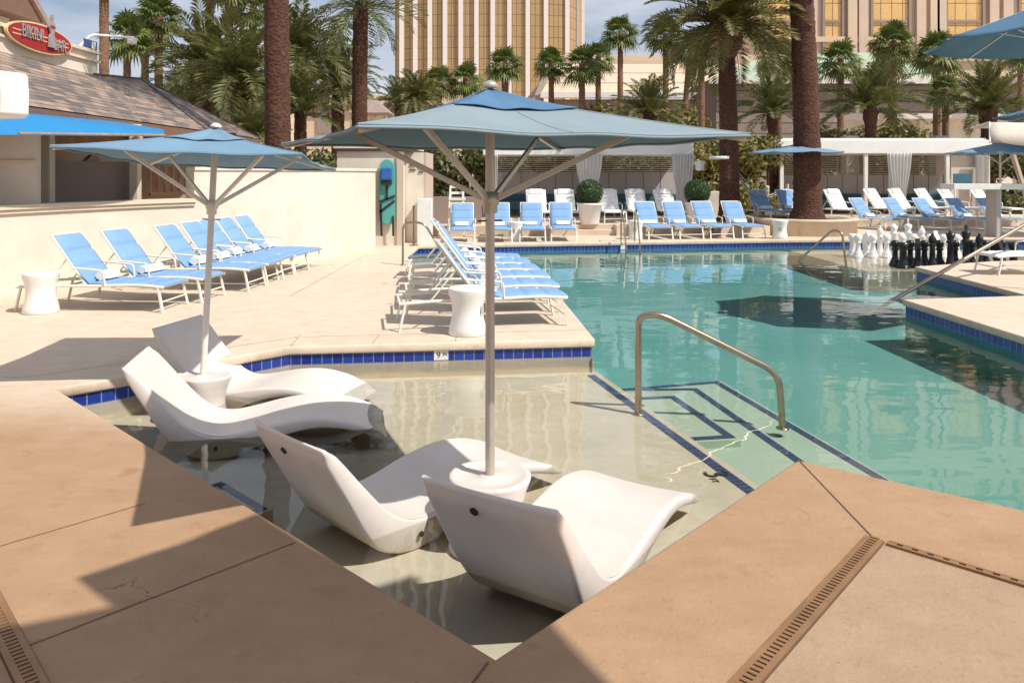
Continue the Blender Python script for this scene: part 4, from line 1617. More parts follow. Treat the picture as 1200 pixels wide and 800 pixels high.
tag(rb_, 'teal rescue backboard with black straps and blue head block on the shed wall', 'rescue board')
bx = dp(498, 245, 19.6)
o = MB().box((bx.x, 19.6, .55), (.38, .3, 1.2)).build('white_cabinet', M['whitepaint'], None, .02)
tag(o, 'plain white cabinet standing right of the pool shed', 'cabinet')
bx = dp(490, 245, 19.0)
o = empty('board_stand', (bx.x - .1, 18.95, 0))
MB().tube([(0, 0, 0), (0, 0, .95)], .025, 8).build('post', M['fascia'], o); MB().box((0, 0, .01), (.2, .2, .02)).build('foot', M['fascia'], o)
MB().lathe([(.025, .94), (.04, .95), (.02, .99), (0, 1.0)], seg=10).build('cap', M['fascia'], o)
tag(o, 'thin brown post in front of the pool shed side', 'post')
# slim lifeguard stand
lg = empty('lifeguard_stand', ((536 - 600) / F * 21.2, 21.2, 0))
for x in (-.25, .2):
    MB().bar((x, -.2, 0), (x * .75, 0, 1.45), .05, .05).build('leg', M['whitepaint'], lg)
    MB().bar((x, .35, 0), (x * .75, .1, 1.2), .05, .05).build('leg', M['whitepaint'], lg)
MB().box((-.01, .1, 1.08), (.45, .4, .05)).build('seat', M['whitepaint'], lg)
for z in (1.25, 1.42):
    MB().box((-.01, .03, z), (.40, .03, .07)).build('back_slat', M['whitepaint'], lg)
tag(lg, 'small white lifeguard stand with slatted back behind the leftmost far lounger', 'lifeguard chair')


# ------------------------------------------------------------------ cabanas
def curtain(par, p, z0, z1, w, gather):
    mb = MB()
    nx, nz = 40, 14
    vs = []
    for j in range(nz + 1):
        u = j / nz
        k = 1 - gather * math.exp(-((u - .22) / .45) ** 2)
        for i in range(nx + 1):
            a = i / nx
            vs.append((p[0] + (a - .5) * w * k, p[1] + .05 * math.sin(a * 2 * PI * 7) * k, z0 + (z1 - z0) * u))
    fs = [(j * (nx + 1) + i, j * (nx + 1) + i + 1, (j + 1) * (nx + 1) + i + 1, (j + 1) * (nx + 1) + i) for j in range(nz) for i in range(nx)]
    mb.add(vs, fs, True)
    o = part(mb, 'curtain', M['curtain'], par)
    md = o.modifiers.new('thick', 'SOLIDIFY'); md.thickness = .008
    return o


def cabana(name, x0, x1, yf, depth, zb, ztop, fas, posts, curtains, panels, label):
    e = empty(name, ((x0 + x1) / 2, yf, zb))
    part(MB().box(((x0 + x1) / 2, yf + depth / 2, ztop - fas / 2), (x1 - x0, depth, fas)), 'fascia_roof', M['whitefab'], e, .02)
    part(MB().box(((x0 + x1) / 2, yf + depth / 2, ztop + .03), (x1 - x0 - .3, depth - .3, .08)), 'roof_top', M['whitefab'], e)
    for x in posts:
        part(MB().box((x, yf + .12, (zb + ztop - fas) / 2), (.13, .13, ztop - fas - zb)), 'post', M['whitepaint'], e)
    for (x, w_, g) in curtains:
        curtain(e, (x, yf - .07), zb + .02, ztop - fas + .02, w_, g)
    yb = yf + depth
    for (a, b) in panels:
        wz = zb + 1.55
        part(MB().box(((a + b) / 2, yb, (zb + wz) / 2), (b - a, .06, wz - zb)), 'back_wall', M['greypanel'], e)
        k = a + .6
        jn = MB()
        while k < b:
            jn.box((k, yb - .035, (zb + wz) / 2), (.015, .01, wz - zb)); k += .62
        part(jn, 'panel_seams', M['slatdark'], e)
        sl_ = MB()
        z = wz + .04
        while z < ztop - fas:
            sl_.box(((a + b) / 2, yb, z), (b - a, .04, .03)); z += .075
        part(sl_, 'slat_screen', M['beigefab'], e)
        k = a
        while k <= b + .01:
            part(MB().box((k, yb + .03, (wz + ztop - fas) / 2), (.03, .03, ztop - fas - wz)), 'screen_post', M['greypanel'], e); k += (b - a) / 3
        part(MB().box(((a + b) / 2, yb - .42, zb + .38), (b - a - .5, .7, .30)), 'bench_cushion', M['tealfab'], e, .03)
        part(MB().box(((a + b) / 2, yb - .12, zb + .62), (b - a - .5, .14, .30)), 'back_cushion', M['tealfab'], e, .03)
    return tag(e, label, 'cabana', 'white cabanas behind the pool')


X = lambda px_, Y: (px_ - 600) / F * Y
y = 25.0
cabana('cabana', X(566, y), X(813, y), y, 2.6, .3, 2.80, .40, [X(571, y), X(700, y), X(808, y)], [(X(690, y), .92, .6), (X(800, y), .75, .5), (X(577, y), .35, .2)],
       [(X(571, 27.6), X(690, 27.6)), (X(694, 27.6), X(800, 27.6))], 'white cabana with slatted screen and tied curtains left of the date palm')
y = 29.0
cabana('cabana', X(912, y), X(1163, y), y, 2.6, .2, 3.08, .52, [X(917, y), X(1016, y), X(1046, y), X(1112, y), X(1158, y)], [(X(1053, y), .95, .5), (X(945, y), .5, .3), (X(1150, y), .5, .15)],
       [(X(917, 31.6), X(1014, 31.6)), (X(1018, 31.6), X(1108, 31.6))], 'white cabana with slatted screen right of the thick planter palm')
# pale board leaning in the right cabana
o = MB().box((X(1136, 29.3), 29.25, 1.3), (1.5, .05, 2.4)).build('privacy_panel', M['beigefab'], None, .01)
tag(o, 'pale beige privacy panel at the right end of the right cabana', 'panel')
o = empty('teal_board', (X(1128, 28.4), 28.4, .2))
MB().box((0, 0, 1.35), (.68, .05, .5)).build('panel', M['tealfab'], o, .01)
for s_ in (-.28, .28):
    MB().bar((s_, .0, 0), (s_, 0, 1.1), .04, .04).build('leg', M['whitepaint'], o)
tag(o, 'dark teal notice board in front of the right cabana panel', 'board')
for (px_, Y_, s_) in ((816, 24.6, 'on the right post of the left cabana'),):
    lp = empty('wall_lantern', (X(px_ + 4, Y_), Y_, 2.05))
    MB().lathe([(.0, -.16), (.12, -.16), (.17, .14), (.0, .16)], seg=4, smooth=False).build('shade', M['white'], lp)
    MB().bar((-.25, .3, .05), (0, 0, .05), .03, .03).build('arm', M['white'], lp)
    tag(lp, 'small white square lantern ' + s_, 'lantern')

# white bar counter at right
ct = empty('bar_counter', (14.0, 21.6, 0))
MB().box((.6, 0, 1.42), (4.6, .7, .16)).build('top', M['whitepaint'], ct, .01)
for x in (-.4, 2.4):
    MB().box((x, 0, .67), (.1, .5, 1.34)).build('leg', M['greypanel'], ct)
tag(ct, 'long pale grey counter slab in front of the right white loungers', 'counter')
# beige shade canopy
sc_ = empty('shade_canopy', (16.4, 24.5, 0))
fr3 = 24.5
c0, c1, c2, c3 = dp(1160, 167, fr3), dp(1171, 142, fr3), dp(1300, 150, fr3), dp(1300, 176, fr3)
mb = MB()
nn = 10
P0 = []
for i in range(nn + 1):
    u = i / nn
    lo = c0.lerp(c3, u) + Vector((0, 0, -.03 * math.sin(u * PI)))
    hi = c1.lerp(c2, u) + Vector((0, .5, .06 * math.sin(u * PI)))
    bk = hi + Vector((0, 1.0, -.12))
    P0 += [lo, lo.lerp(hi, .5) + Vector((0, -.04, .02)), hi, bk]
fs = [(i * 4 + k, (i + 1) * 4 + k, (i + 1) * 4 + k + 1, i * 4 + k + 1) for i in range(nn) for k in range(3)]
mb.add(P0, fs, True)
o = part(mb, 'fabric', M['beigefab'], sc_)
md = o.modifiers.new('thick', 'SOLIDIFY'); md.thickness = .02
part(MB().tube([c0, c1 + Vector((0, .5, 0)), c1 + Vector((0, 1.5, -.12))], .025, 8), 'frame', M['whitepaint'], sc_)
part(MB().bar(dp(1184, 172, fr3), Vector((16.9, 24.6, 0)), .14, .09), 'leg', M['pinkwall'], sc_)
part(MB().bar(dp(1290, 172, fr3 + .8), Vector((18.9, 25.3, 0)), .14, .09), 'leg', M['pinkwall'], sc_)
tag(sc_, 'beige fabric shade canopy on a slanting leg at the right picture edge', 'shade canopy')
# hammock and short posts
hm_ = empty('rope_hammock', (7.0, 24.2, .3))
p0, p1 = Vector((-.25, -.3, 1.95)), Vector((1.9, .6, 1.0))
mb = MB()
nr = 14
net = []
for i in range(nr + 1):
    u = i / nr
    c_ = p0.lerp(p1, u) + Vector((0, 0, -.75 * math.sin(u * PI)))
    w_ = .05 + .32 * math.sin(u * PI)
    for k in range(5):
        net.append(c_ + Vector((0, (k / 4 - .5) * 2 * w_, .12 * (abs(k - 2) / 2) ** 2 * math.sin(u * PI))))
for k in range(5):
    mb.tube([net[i * 5 + k] for i in range(nr + 1)], .012, 5)
for i in range(2, nr - 1):
    mb.tube([net[i * 5 + k] for k in range(5)], .010, 5)
mb.build('net', M['rope'], hm_)
MB().lathe([(.33, -.05), (.345, -.05), (.345, .05), (.33, .05)], (-.48, -.3, 1.98), 24, cap=False).build('band', M['whitefab'], hm_)
MB().tube([(1.95, .62, 0), (1.95, .62, 1.15)], .05, 10).build('post', M['beigefab'], hm_)
tag(hm_, 'white rope hammock tied to the date palm trunk', 'hammock')
for (px_, Y_, s_) in ((823, 25.2, 'left of the date palm trunk'), (899, 25.6, 'right of the hammock post')):
    o = empty('bollard', (X(px_, Y_), Y_, .3))
    MB().lathe([(0, 0), (.07, 0), (.065, 1.0), (.075, 1.02), (.06, 1.08), (0, 1.1)], seg=14).build('post', M['beigefab'], o)
    MB().lathe([(.066, .86), (.07, .86), (.07, .93), (.066, .93)], seg=14, cap=False).build('band', M['greypanel'], o)
    tag(o, 'short beige bollard ' + s_, 'bollard', 'short beige bollards by the hedge')
o = MB().box((X(838, 25.5), 25.5, .75), (1.0, .25, .9)).build('low_wall', M['stucco'], None, .015)
tag(o, 'short pinkish wall stub left of the date palm trunk', 'wall')


# ------------------------------------------------------------------ palms and hedges
def trunk_mesh(mb, h, r0, r1, bulge=0, seg=18, lean=(0, 0), rough=.05):
    n = max(14, int(h / .085))
    vs, fs = [], []
    for i in range(n + 1):
        u = i / n
        z = h * u
        r = r0 + (r1 - r0) * u ** .8 + r0 * .35 * max(0, 1 - u * h / .5) ** 2
        saw = (z / .16) % 1.0
        r *= 1 + rough * (saw - .5)
        if bulge:
            q = (z - (h - .75)) / .75
            if q > 0:
                r *= 1 + bulge * math.sin(min(1, q * 1.15) * PI * .75)
        for k in range(seg):
            a = 2 * PI * (k + .5 * (i % 2)) / seg
            rr = r * (1 + random.uniform(-rough, rough) * .7)
            vs.append((rr * math.cos(a) + lean[0] * u * u, rr * math.sin(a) + lean[1] * u * u, z))
    for i in range(n):
        for k in range(seg):
            k2 = (k + 1) % seg
            fs.append((i * seg + k, i * seg + k2, (i + 1) * seg + k2, (i + 1) * seg + k))
    mb.add(vs, fs, True)
    return mb


def fan_leaf(mb, o, d, L_, rad, droop, nseg=18):
    d = d.normalized()
    side = d.cross(Vector((0, 0, 1)))
    if side.length < .05: side = Vector((1, 0, 0))
    side.normalize()
    up = side.cross(d).normalized()
    side = Matrix.Rotation(random.uniform(-.5, .5), 3, d) @ side
    up = side.cross(d).normalized()
    hub = o + d * L_ + Vector((0, 0, -droop * L_ * .2))
    w_ = .012
    mb.add([o + side * w_, o - side * w_, hub - side * w_ * .6, hub + side * w_ * .6], [(0, 1, 2, 3)])
    for i in range(nseg):
        a = R(-125) + R(250) * (i + .5) / nseg
        dr = (d * math.cos(a) + side * math.sin(a))
        ln = rad * (1 - .28 * (abs(a) / R(125)) ** 2) * random.uniform(.9, 1.05)
        pr_ = dr.cross(up).normalized()
        hw_ = rad * .075
        m1 = hub + dr * ln * .55 + up * (.07 * rad * (1 - 2 * (i % 2)) * .4) + Vector((0, 0, -droop * ln * .08))
        tip = hub + dr * ln + Vector((0, 0, -droop * ln * random.uniform(.30, .62)))
        mb.add([hub, m1 + pr_ * hw_, m1 - pr_ * hw_], [(0, 1, 2)])
        mb.add([m1 + pr_ * hw_, tip, m1 - pr_ * hw_], [(0, 1, 2)])


def fan_crown(nleaf=34, size=1.0, seed=0, nseg=16):
    random.seed(seed)
    mb = MB()
    for i in range(nleaf):
        u = (i + .5) / nleaf
        el = R(82) - R(128) * u ** 1.1
        az = i * 2.39996 + random.uniform(-.25, .25)
        d = Vector((math.cos(az) * math.cos(el), math.sin(az) * math.cos(el), math.sin(el)))
        L_ = size * random.uniform(.42, .62) * (.8 + .2 * math.cos(el))
        fan_leaf(mb, Vector((0, 0, random.uniform(-.12, .05) * size)), d, L_, size * random.uniform(.48, .60), .55 + .7 * u, nseg)
    return mb


def skirt(size=1.0, n=14, ln=.8):
    mb = MB()
    for i in range(n):
        az = i * 2.39996
        d = Vector((math.cos(az) * .55, math.sin(az) * .55, -.85))
        fan_leaf(mb, Vector((0, 0, -.1)), d, size * .25, size * random.uniform(.35, .5), .5, 9)
    return mb


def date_frond(mb, o, az, el, ln, curve, npair=26, lw_=.02, ll=.30, vee=.55, twist=0):
    d = Vector((math.cos(az), math.sin(az), 0))
    pts = []
    p = Vector(o)
    n = 12
    e_ = el
    for i in range(n + 1):
        pts.append(p.copy())
        p = p + (d * math.cos(e_) + Vector((0, 0, math.sin(e_)))) * ln / n
        e_ -= curve / n * (.5 + 1.0 * i / n)
    side0 = Vector((-d.y, d.x, 0))
    mb.tube(pts, [.022 * (1 - .85 * i / n) * (ln / 2.5) + .004 for i in range(n + 1)], 4, False)
    for i in range(npair):
        u = .10 + .90 * (i + .5) / npair
        k = min(n - 1, int(u * n)); fr_ = u * n - k
        c = pts[k].lerp(pts[k + 1], fr_)
        tg = (pts[k + 1] - pts[k]).normalized()
        upv = side0.cross(tg) * -1
        if upv.z < 0 and abs(tg.z) < .9: upv = -upv
        prof = math.sin(PI * min(1, .12 + u * .86)) ** .6
        l_ = ln * ll * prof * random.uniform(.85, 1.1)
        for s_ in (-1, 1):
            dr = (side0 * s_ * math.cos(vee) + upv * math.sin(vee) * random.uniform(.5, 1.3) + tg * random.uniform(.55, .9)).normalized()
            tip = c + dr * l_ + Vector((0, 0, -l_ * random.uniform(.05, .28)))
            wv = tg * lw_ * ln / 2.5
            mid = c + dr * l_ * .5
            mb.add([c - wv * .6, mid + wv, tip, mid - wv], [(0, 1, 2, 3)])


def date_crown(nf=46, ln=2.4, seed=0, npair=26, elmin=-35, elmax=82, curve=1.25, lw_=.02, ll=.30):
    random.seed(seed)
    mb = MB()
    for i in range(nf):
        u = (i + .5) / nf
        el = R(elmax - (elmax - elmin) * u ** 1.05) + random.uniform(-.12, .12)
        az = i * 2.39996 + random.uniform(-.2, .2)
        date_frond(mb, (math.cos(az) * .06, math.sin(az) * .06, random.uniform(-.1, .1)), az, el, ln * random.uniform(.85, 1.08), curve * random.uniform(.75, 1.25) * (1.05 if el < .9 else .8), npair, lw_, ll, .5)
    return mb


FANS = []
for k in range(4):
    FANS.append(fan_crown(36, 1.0, 11 + k).build('crown', M['fan']))
SKIRT = skirt().build('dead_leaves', M['dead'])
DATES = [date_crown(50, 2.4, 31 + k, 34, lw_=.042, ll=.24).build('crown', M['date']) for k in range(3)]
LOWD = [date_crown(44, 1.7, 51 + k, 30, elmin=-5, elmax=84, curve=1.0, lw_=.045, ll=.23).build('crown', M['date']) for k in range(2)]
PROTO_USED = set()


def child_of(proto, e):
    o = proto if proto.name not in PROTO_USED else proto.copy()
    if proto.name in PROTO_USED:
        COL.objects.link(o)
    PROTO_USED.add(proto.name)
    o.parent = e
    return o


def fan_palm(px_, py_, Y, rpx, twpx, label, group='slender fan palms behind the cabanas', var=0, lean=(0, 0), skirt_=True, bk='bark2', z0=0.0):
    """px_, py_: where the crown's middle shows; rpx: crown radius in px"""
    c = dp(px_, py_, Y)
    rad = rpx / F * Y
    e = empty('fan_palm', (c.x - lean[0], c.y - lean[1], z0))
    h = c.z - z0
    mb = trunk_mesh(MB(), h, twpx / F * Y / 2 * 1.1, twpx / F * Y / 2 * .9, 0, 14, lean, .07)
    mb.build('trunk', M[bk], e)
    o = child_of(FANS[var % 4], e)
    o.location = (lean[0], lean[1], h); o.scale = (rad,) * 3; o.rotation_euler = (0, 0, var * 1.7)
    if skirt_:
        s_ = child_of(SKIRT, e)
        s_.location = (lean[0], lean[1], h); s_.scale = (rad * .9,) * 3; s_.rotation_euler = (0, 0, var)
    return tag(e, label, 'palm tree', group)


def date_palm(px_, py_, Y, rpx, twpx, label, group='feathery date palms in the background', var=0, proto=None, lnbase=2.4, bulge=.35, bk='bark', z0=0.0):
    c = dp(px_, py_, Y)
    rad = rpx / F * Y
    e = empty('date_palm', (c.x, c.y, z0))
    h = c.z - z0
    if h > .4:
        trunk_mesh(MB(), h, twpx / F * Y / 2 * 1.05, twpx / F * Y / 2, bulge, 16, (0, 0), .08).build('trunk', M[bk], e)
    pr_ = proto or DATES
    o = child_of(pr_[var % len(pr_)], e)
    o.location = (0, 0, h); o.scale = (rad / (lnbase * .82),) * 3; o.rotation_euler = (0, 0, var * 1.3)
    return tag(e, label, 'palm tree', group)


# left group
fan_palm(122, -40, 36, 30, 11, 'fan palm at the far left, crown above the picture, behind the gooseneck lamp', var=0)
fan_palm(149, 40, 38, 34, 9, 'leftmost full fan palm crown above the shingle roof', var=1)
fan_palm(170, 38, 42, 32, 9, 'middle fan palm crown above the shingle roof', var=2)
fan_palm(186, 18, 40, 34, 10, 'taller fan palm right above the shingle roof ridge', var=3)
fan_palm(246, -35, 37, 32, 10, 'fan palm with a bare trunk leaving the top edge left of the thick trunk', var=0)
fan_palm(268, -22, 40, 32, 10, 'fan palm with hanging leaves just left of the thick dark trunk', var=1)
fan_palm(297, 8, 43, 30, 9, 'small fan palm partly behind the thick dark trunk', var=2)
date_palm(242, 72, 30, 62, 16, 'bushy date palm left above the shed roof hip', var=0)
date_palm(284, 92, 26, 68, 26, 'bushy date palm with a fat trunk just left of the thick dark trunk', var=1)
date_palm(228, 104, 33, 50, 18, 'low date palm behind the shingle roof hip', var=2)
date_palm(352, 62, 33, 62, 14, 'tall date palm just right of the thick dark trunk', var=2)
date_palm(396, 92, 36, 48, 15, 'date palm with a round bulged head left of the dark smooth trunk', var=0, bulge=.5)
date_palm(352, 132, 27, 46, 8, 'low young date palm right of the thick dark trunk', var=0, proto=LOWD, lnbase=1.7)
fan_palm(336, 76, 40, 26, 8, 'slim fan palm between the thick dark trunk and the bulged date palm', var=3)
date_palm(298, 160, 24, 38, 10, 'low date palm behind the left umbrella top', var=1, proto=LOWD, lnbase=1.7)
# centre group
date_palm(466, 122, 40, 28, 6, 'small date palm over the pink gazebo roof', var=1, proto=LOWD, lnbase=1.7)
date_palm(488, 116, 38, 34, 8, 'dark date palm left of the front umbrella peak', var=2)
fan_palm(514, 95, 44, 24, 8, 'fan palm low before the gold tower, leftmost of the pair', var=0)
fan_palm(546, 92, 44, 26, 8, 'fan palm low before the gold tower, right one of the pair', var=1)
fan_palm(592, 74, 46, 27, 9, 'fan palm behind the peak of the front umbrella', var=2)
fan_palm(646, 74, 46, 24, 7, 'fan palm at the right edge of the gold tower', var=3)
fan_palm(682, 74, 45, 28, 8, 'fan palm in front of the beige low roof, left one of two close palms', var=1)
fan_palm(701, 66, 48, 23, 7, 'fan palm in front of the beige low roof, right one of two close palms', var=0)
fan_palm(727, 37, 44, 27, 7, 'tall fan palm standing alone against the sky', var=2)
fan_palm(780, 40, 46, 28, 7, 'fan palm behind the left fronds of the big date palm', var=3)
fan_palm(809, 56, 48, 26, 7, 'fan palm with leaning trunk left of the big date palm trunk', var=0, lean=(.5, 0))
fan_palm(822, 60, 42, 24, 8, 'fan palm with straight trunk beside the big date palm trunk', var=1)
date_palm(760, 132, 36, 42, 10, 'low wide date palm above the right side of the front umbrella', var=0, proto=LOWD, lnbase=1.7)
# right group
fan_palm(912, 66, 38, 30, 8, 'fan palm between the big date palm and the thick planter trunk', var=2)
fan_palm(941, 78, 42, 24, 7, 'fan palm just left of the thick planter trunk', var=0)
fan_palm(985, 68, 40, 30, 8, 'fan palm just right of the thick planter trunk', var=1)
fan_palm(1047, 48, 42, 30, 8, 'tall fan palm before the green roof', var=3)
fan_palm(1044, 72, 46, 26, 7, 'shorter fan palm hidden behind the tall one before the green roof', var=2)
fan_palm(1098, 60, 40, 33, 9, 'fan palm whose crown touches the top right umbrella', var=0)
fan_palm(1108, 104, 37, 25, 8, 'short fan palm beside the trunk of the tall right one', var=1)
fan_palm(1196, 62, 44, 22, 7, 'fan palm at the right picture edge under the umbrella', var=2)
fan_palm(1025, 98, 44, 24, 6, 'dark fan palm behind the large right date palm', var=3)
date_palm(905, 132, 33, 44, 10, 'low date palm left of the thick planter trunk', var=1, proto=LOWD, lnbase=1.7)
date_palm(1020, 126, 32, 56, 12, 'large spreading date palm above the right cabana', var=0, proto=LOWD, lnbase=1.7)
date_palm(1158, 128, 31, 52, 15, 'stout date palm with a lit trunk head above the right cabana end', var=1, proto=LOWD, lnbase=1.7, bulge=.3)

# big date palm
e = empty('date_palm', (X(855, 23.9), 23.9, .28))
hc = H - (30 - 205) / F * 23.9 - .28
trunk_mesh(MB(), hc - .9, .33, .255, 0, 28, (-.10, 0), .05).build('trunk', M['bark'], e)
mb = MB()
random.seed(5)
for i in range(170):
    u = i / 170
    a = i * 2.39996
    rr = .24 + .21 * math.sin(min(1, u * 1.25) * PI * .62)
    z = hc - .98 + 1.1 * u
    p = Vector((rr * math.cos(a) - .10, rr * math.sin(a), z))
    o_ = Vector((math.cos(a), math.sin(a), .55)).normalized()
    s_ = Vector((-math.sin(a), math.cos(a), 0))
    mb.add([p - s_ * .075 - Vector((0, 0, .08)), p + s_ * .075 - Vector((0, 0, .08)), p + s_ * .05 + o_ * .10, p - s_ * .05 + o_ * .10, p + Vector((0, 0, .1)) - s_ * .07, p + Vector((0, 0, .1)) + s_ * .07],
           [(0, 1, 2, 3), (3, 2, 5, 4), (0, 3, 4), (1, 5, 2)])
mb.lathe([(.25, hc - 1.0), (.33, hc - .7), (.43, hc - .3), (.42, hc), (.3, hc + .2), (0, hc + .25)], (-.1, 0, 0), 20)
mb.build('boot_head', M['bark2'], e)
o = date_crown(70, 2.75, 77, 46, elmin=-32, elmax=80, curve=1.2, lw_=.03, ll=.22).build('crown', M['dategold'], e)
o.location = (-.10, 0, hc)
tag(e, 'big date palm with golden arching fronds and a pineapple shaped head', 'palm tree', 'thick palms rising beside the pool')


def big_palm(x, y, z0, h, r0, r1, lean, label, crown_len=2.6, seed=1, kind='fan'):
    e = empty('thick_palm', (x, y, z0))
    trunk_mesh(MB(), h, r0, r1, .0, 26, lean, .05).build('trunk', M['bark'], e)
    if kind == 'date':
        o = date_crown(44, crown_len, seed, 26, lw_=.03, ll=.26).build('crown', M['date'], e)
    else:
        o = fan_crown(40, crown_len, seed, 18).build('crown', M['fan'], e)
    o.location = (lean[0], lean[1], h)
    return tag(e, label, 'palm tree', 'thick palms rising beside the pool')


big_palm(X(326, 16.8), 16.8, 0, 9.5, .29, .25, (-.12, 0), 'thick dark palm trunk rising behind the wall left of the front umbrella', 2.6, 3, 'date')
big_palm(8.82, 21.6 + 1.2, .40, 10.5, .42, .30, (-.45, 0), 'thickest palm trunk standing in the round planter', 2.7, 4, 'date')
e = big_palm(X(421, 28.0), 28.0, 0, H + 200 / F * 28 - .1, .30, .27, (.05, 0), 'smooth dark palm trunk with drooping fronds left of the gold tower', 2.4, 6, 'date')

# unseen palm added behind the camera: only its shade reaches the picture
def hedge(name, boxes, leaf, n, mat, label, group='hedges and shrubs behind the pool', cat='shrub'):
    mb = MB()
    c0 = boxes[0]
    e = empty(name, (c0[0], c0[1], 0))
    tot = sum(b[3] * b[3] for b in boxes)
    for (x, y, z, r) in boxes:
        leafball(mb, (x - c0[0], y - c0[1], z), r, int(n * r * r / tot), leaf, .95, .45)
        mb.lathe([(.01, -r * .6), (r * .5, -r * .35), (r * .6, 0), (r * .5, r * .35), (.01, r * .6)], (x - c0[0], y - c0[1], z), 10)
    mb.build('foliage', mat, e)
    st_ = MB()
    for (x, y, z, r) in boxes:
        st_.tube([(x - c0[0], y - c0[1], 0), (x - c0[0], y - c0[1], max(.1, z))], .05, 6)
    st_.build('stem', M['bark2'], e)
    return tag(e, label, cat, group)


def clump(xa, xb, y, ztop, r, seed):
    random.seed(seed)
    out = []
    x = xa
    while x < xb:
        rr = r * random.uniform(.75, 1.2)
        for z in (rr * .7, ztop - rr):
            out.append((x + random.uniform(-.2, .2), y + random.uniform(-.5, .5), max(rr * .6, z + random.uniform(-.3, .2)), rr))
        x += rr * 1.1
    return out


hedge('leafy_hedge', clump(X(812, 29), X(912, 29), 29, 3.4, .95, 3), .11, 9000, M['bush'], 'olive green hedge between the two cabanas behind the date palm')
hedge('leafy_hedge', clump(X(500, 29), X(575, 29), 29, 3.2, .9, 4), .11, 7000, M['hedge'], 'dark shrubs between the pool shed and the left cabana')
hedge('leafy_hedge', clump(X(575, 30.5), X(815, 30.5), 30.5, 3.1, 1.0, 5), .12, 9000, M['hedge'], 'dark shrubs seen through the left cabana slats')
hedge('leafy_hedge', clump(X(975, 34.5), X(1095, 34.5), 34.5, 4.15, 1.05, 6), .12, 9000, M['bush'], 'olive bushes rising above the right cabana roof')
hedge('leafy_hedge', clump(X(915, 33.5), X(1165, 33.5), 33.5, 3.1, 1.0, 7), .12, 8000, M['bush'], 'shrubs seen through the right cabana slats')
hedge('leafy_hedge', clump(X(1165, 31), X(1260, 31), 31, 3.0, .95, 8), .11, 6000, M['hedge'], 'dark shrubs right of the right cabana')
hedge('leafy_hedge', clump(X(280, 24), X(398, 24), 24, 2.6, .8, 9), .10, 7000, M['hedge'], 'shrubs over the top of the plain stucco wall')
hedge('leafy_hedge', clump(X(635, 46), X(800, 46), 46, 6.2, 1.6, 10), .20, 9000, M['bush'], 'tall olive shrubs behind the right side of the front umbrella')
hedge('leafy_hedge', clump(X(1105, 36), X(1160, 36), 36, 3.6, .8, 12), .11, 3000, M['hedge'], 'low dark bush behind the right end of the right cabana')
o = MB().box((X(532, 22.5), 22.7, .55), (1.6, .2, 1.1)).build('garden_wall', M['taupe'], None, .01)
tag(o, 'low brown garden wall behind the small lifeguard stand', 'wall')
for (px_, s_) in ((996, 'left'), (1100, 'right')):
    o = MB().box((X(px_, 32.4), 32.4, 1.7), (.55, .55, 3.4)).build('chimney_post', M['stucco'], None, .02)
    tag(o, f'{s_} pale square pier rising behind the right cabana roof', 'pier', 'square piers behind the right cabana')

# ------------------------------------------------------------------ far buildings
def uvquad(mb, a, b, c, d, w, h, u0=0, v0=0):
    mb.quad(a, b, c, d, [(u0, v0), (u0 + w, v0), (u0 + w, v0 + h), (u0, v0 + h)])


# gold tower
YT = 220.0
tw = empty('gold_tower', (X(573, YT), YT, 0))
HT = 150
x0, x1 = X(461, YT), X(667, YT)
x2 = X(686, YT + 6)
mb = MB()
NS = 22
fp = []
for i in range(NS + 1):                  # the front is very slightly curved
    u = i / NS
    fp.append((x0 + (x1 - x0) * u, YT + 3.0 * (2 * u - 1) ** 2))
fp_back = [(x2, YT + 22), (x0, YT + 22)]
for i in range(NS):
    a, b = fp[i], fp[i + 1]
    uvquad(mb, (a[0], a[1], 0), (b[0], b[1], 0), (b[0], b[1], HT), (a[0], a[1], HT), b[0] - a[0], HT, a[0], 0)
a, b = fp[-1], (x2, YT + 12)
uvquad(mb, (a[0], a[1], 0), (b[0], b[1], 0), (b[0], b[1], HT), (a[0], a[1], HT), 12, HT)
a = b; b = (x2, YT + 24); c_ = (x0, YT + 24)
uvquad(mb, (a[0], a[1], 0), (b[0], b[1], 0), (b[0], b[1], HT), (a[0], a[1], HT), 12, HT)
uvquad(mb, (c_[0], c_[1], 0), (fp[0][0], fp[0][1], 0), (fp[0][0], fp[0][1], HT), (c_[0], c_[1], HT), 20, HT)
mb.add([(p[0], p[1], HT) for p in fp] + [(x2, YT + 12, HT), (x2, YT + 24, HT), (x0, YT + 24, HT)], [tuple(range(len(fp) + 3))])
part(mb, 'glass_facade', M['goldglass'], tw)
for px_ in (469.5, 486, 503.5, 521.5, 540, 558.5, 577.5, 597, 618.5, 640, 665.5):
    x = X(px_, YT)
    u = (x - x0) / (x1 - x0)
    yy = YT + 3.0 * (2 * u - 1) ** 2
    part(MB().box((x, yy - .35, HT / 2), (1.25, 1.0, HT + 1)), 'fin', M['finwhite'], tw)
part(MB().box((x2 - .3, YT + 11.5, HT / 2), (1.1, 1.2, HT + 1)), 'fin', M['finwhite'], tw)
part(MB().box((x2 - 2.0, YT + 8, HT / 2), (.9, .9, HT + 1)), 'fin', M['greypanel'], tw)
tag(tw, 'tall gold glass hotel tower with white vertical fins', 'tower')

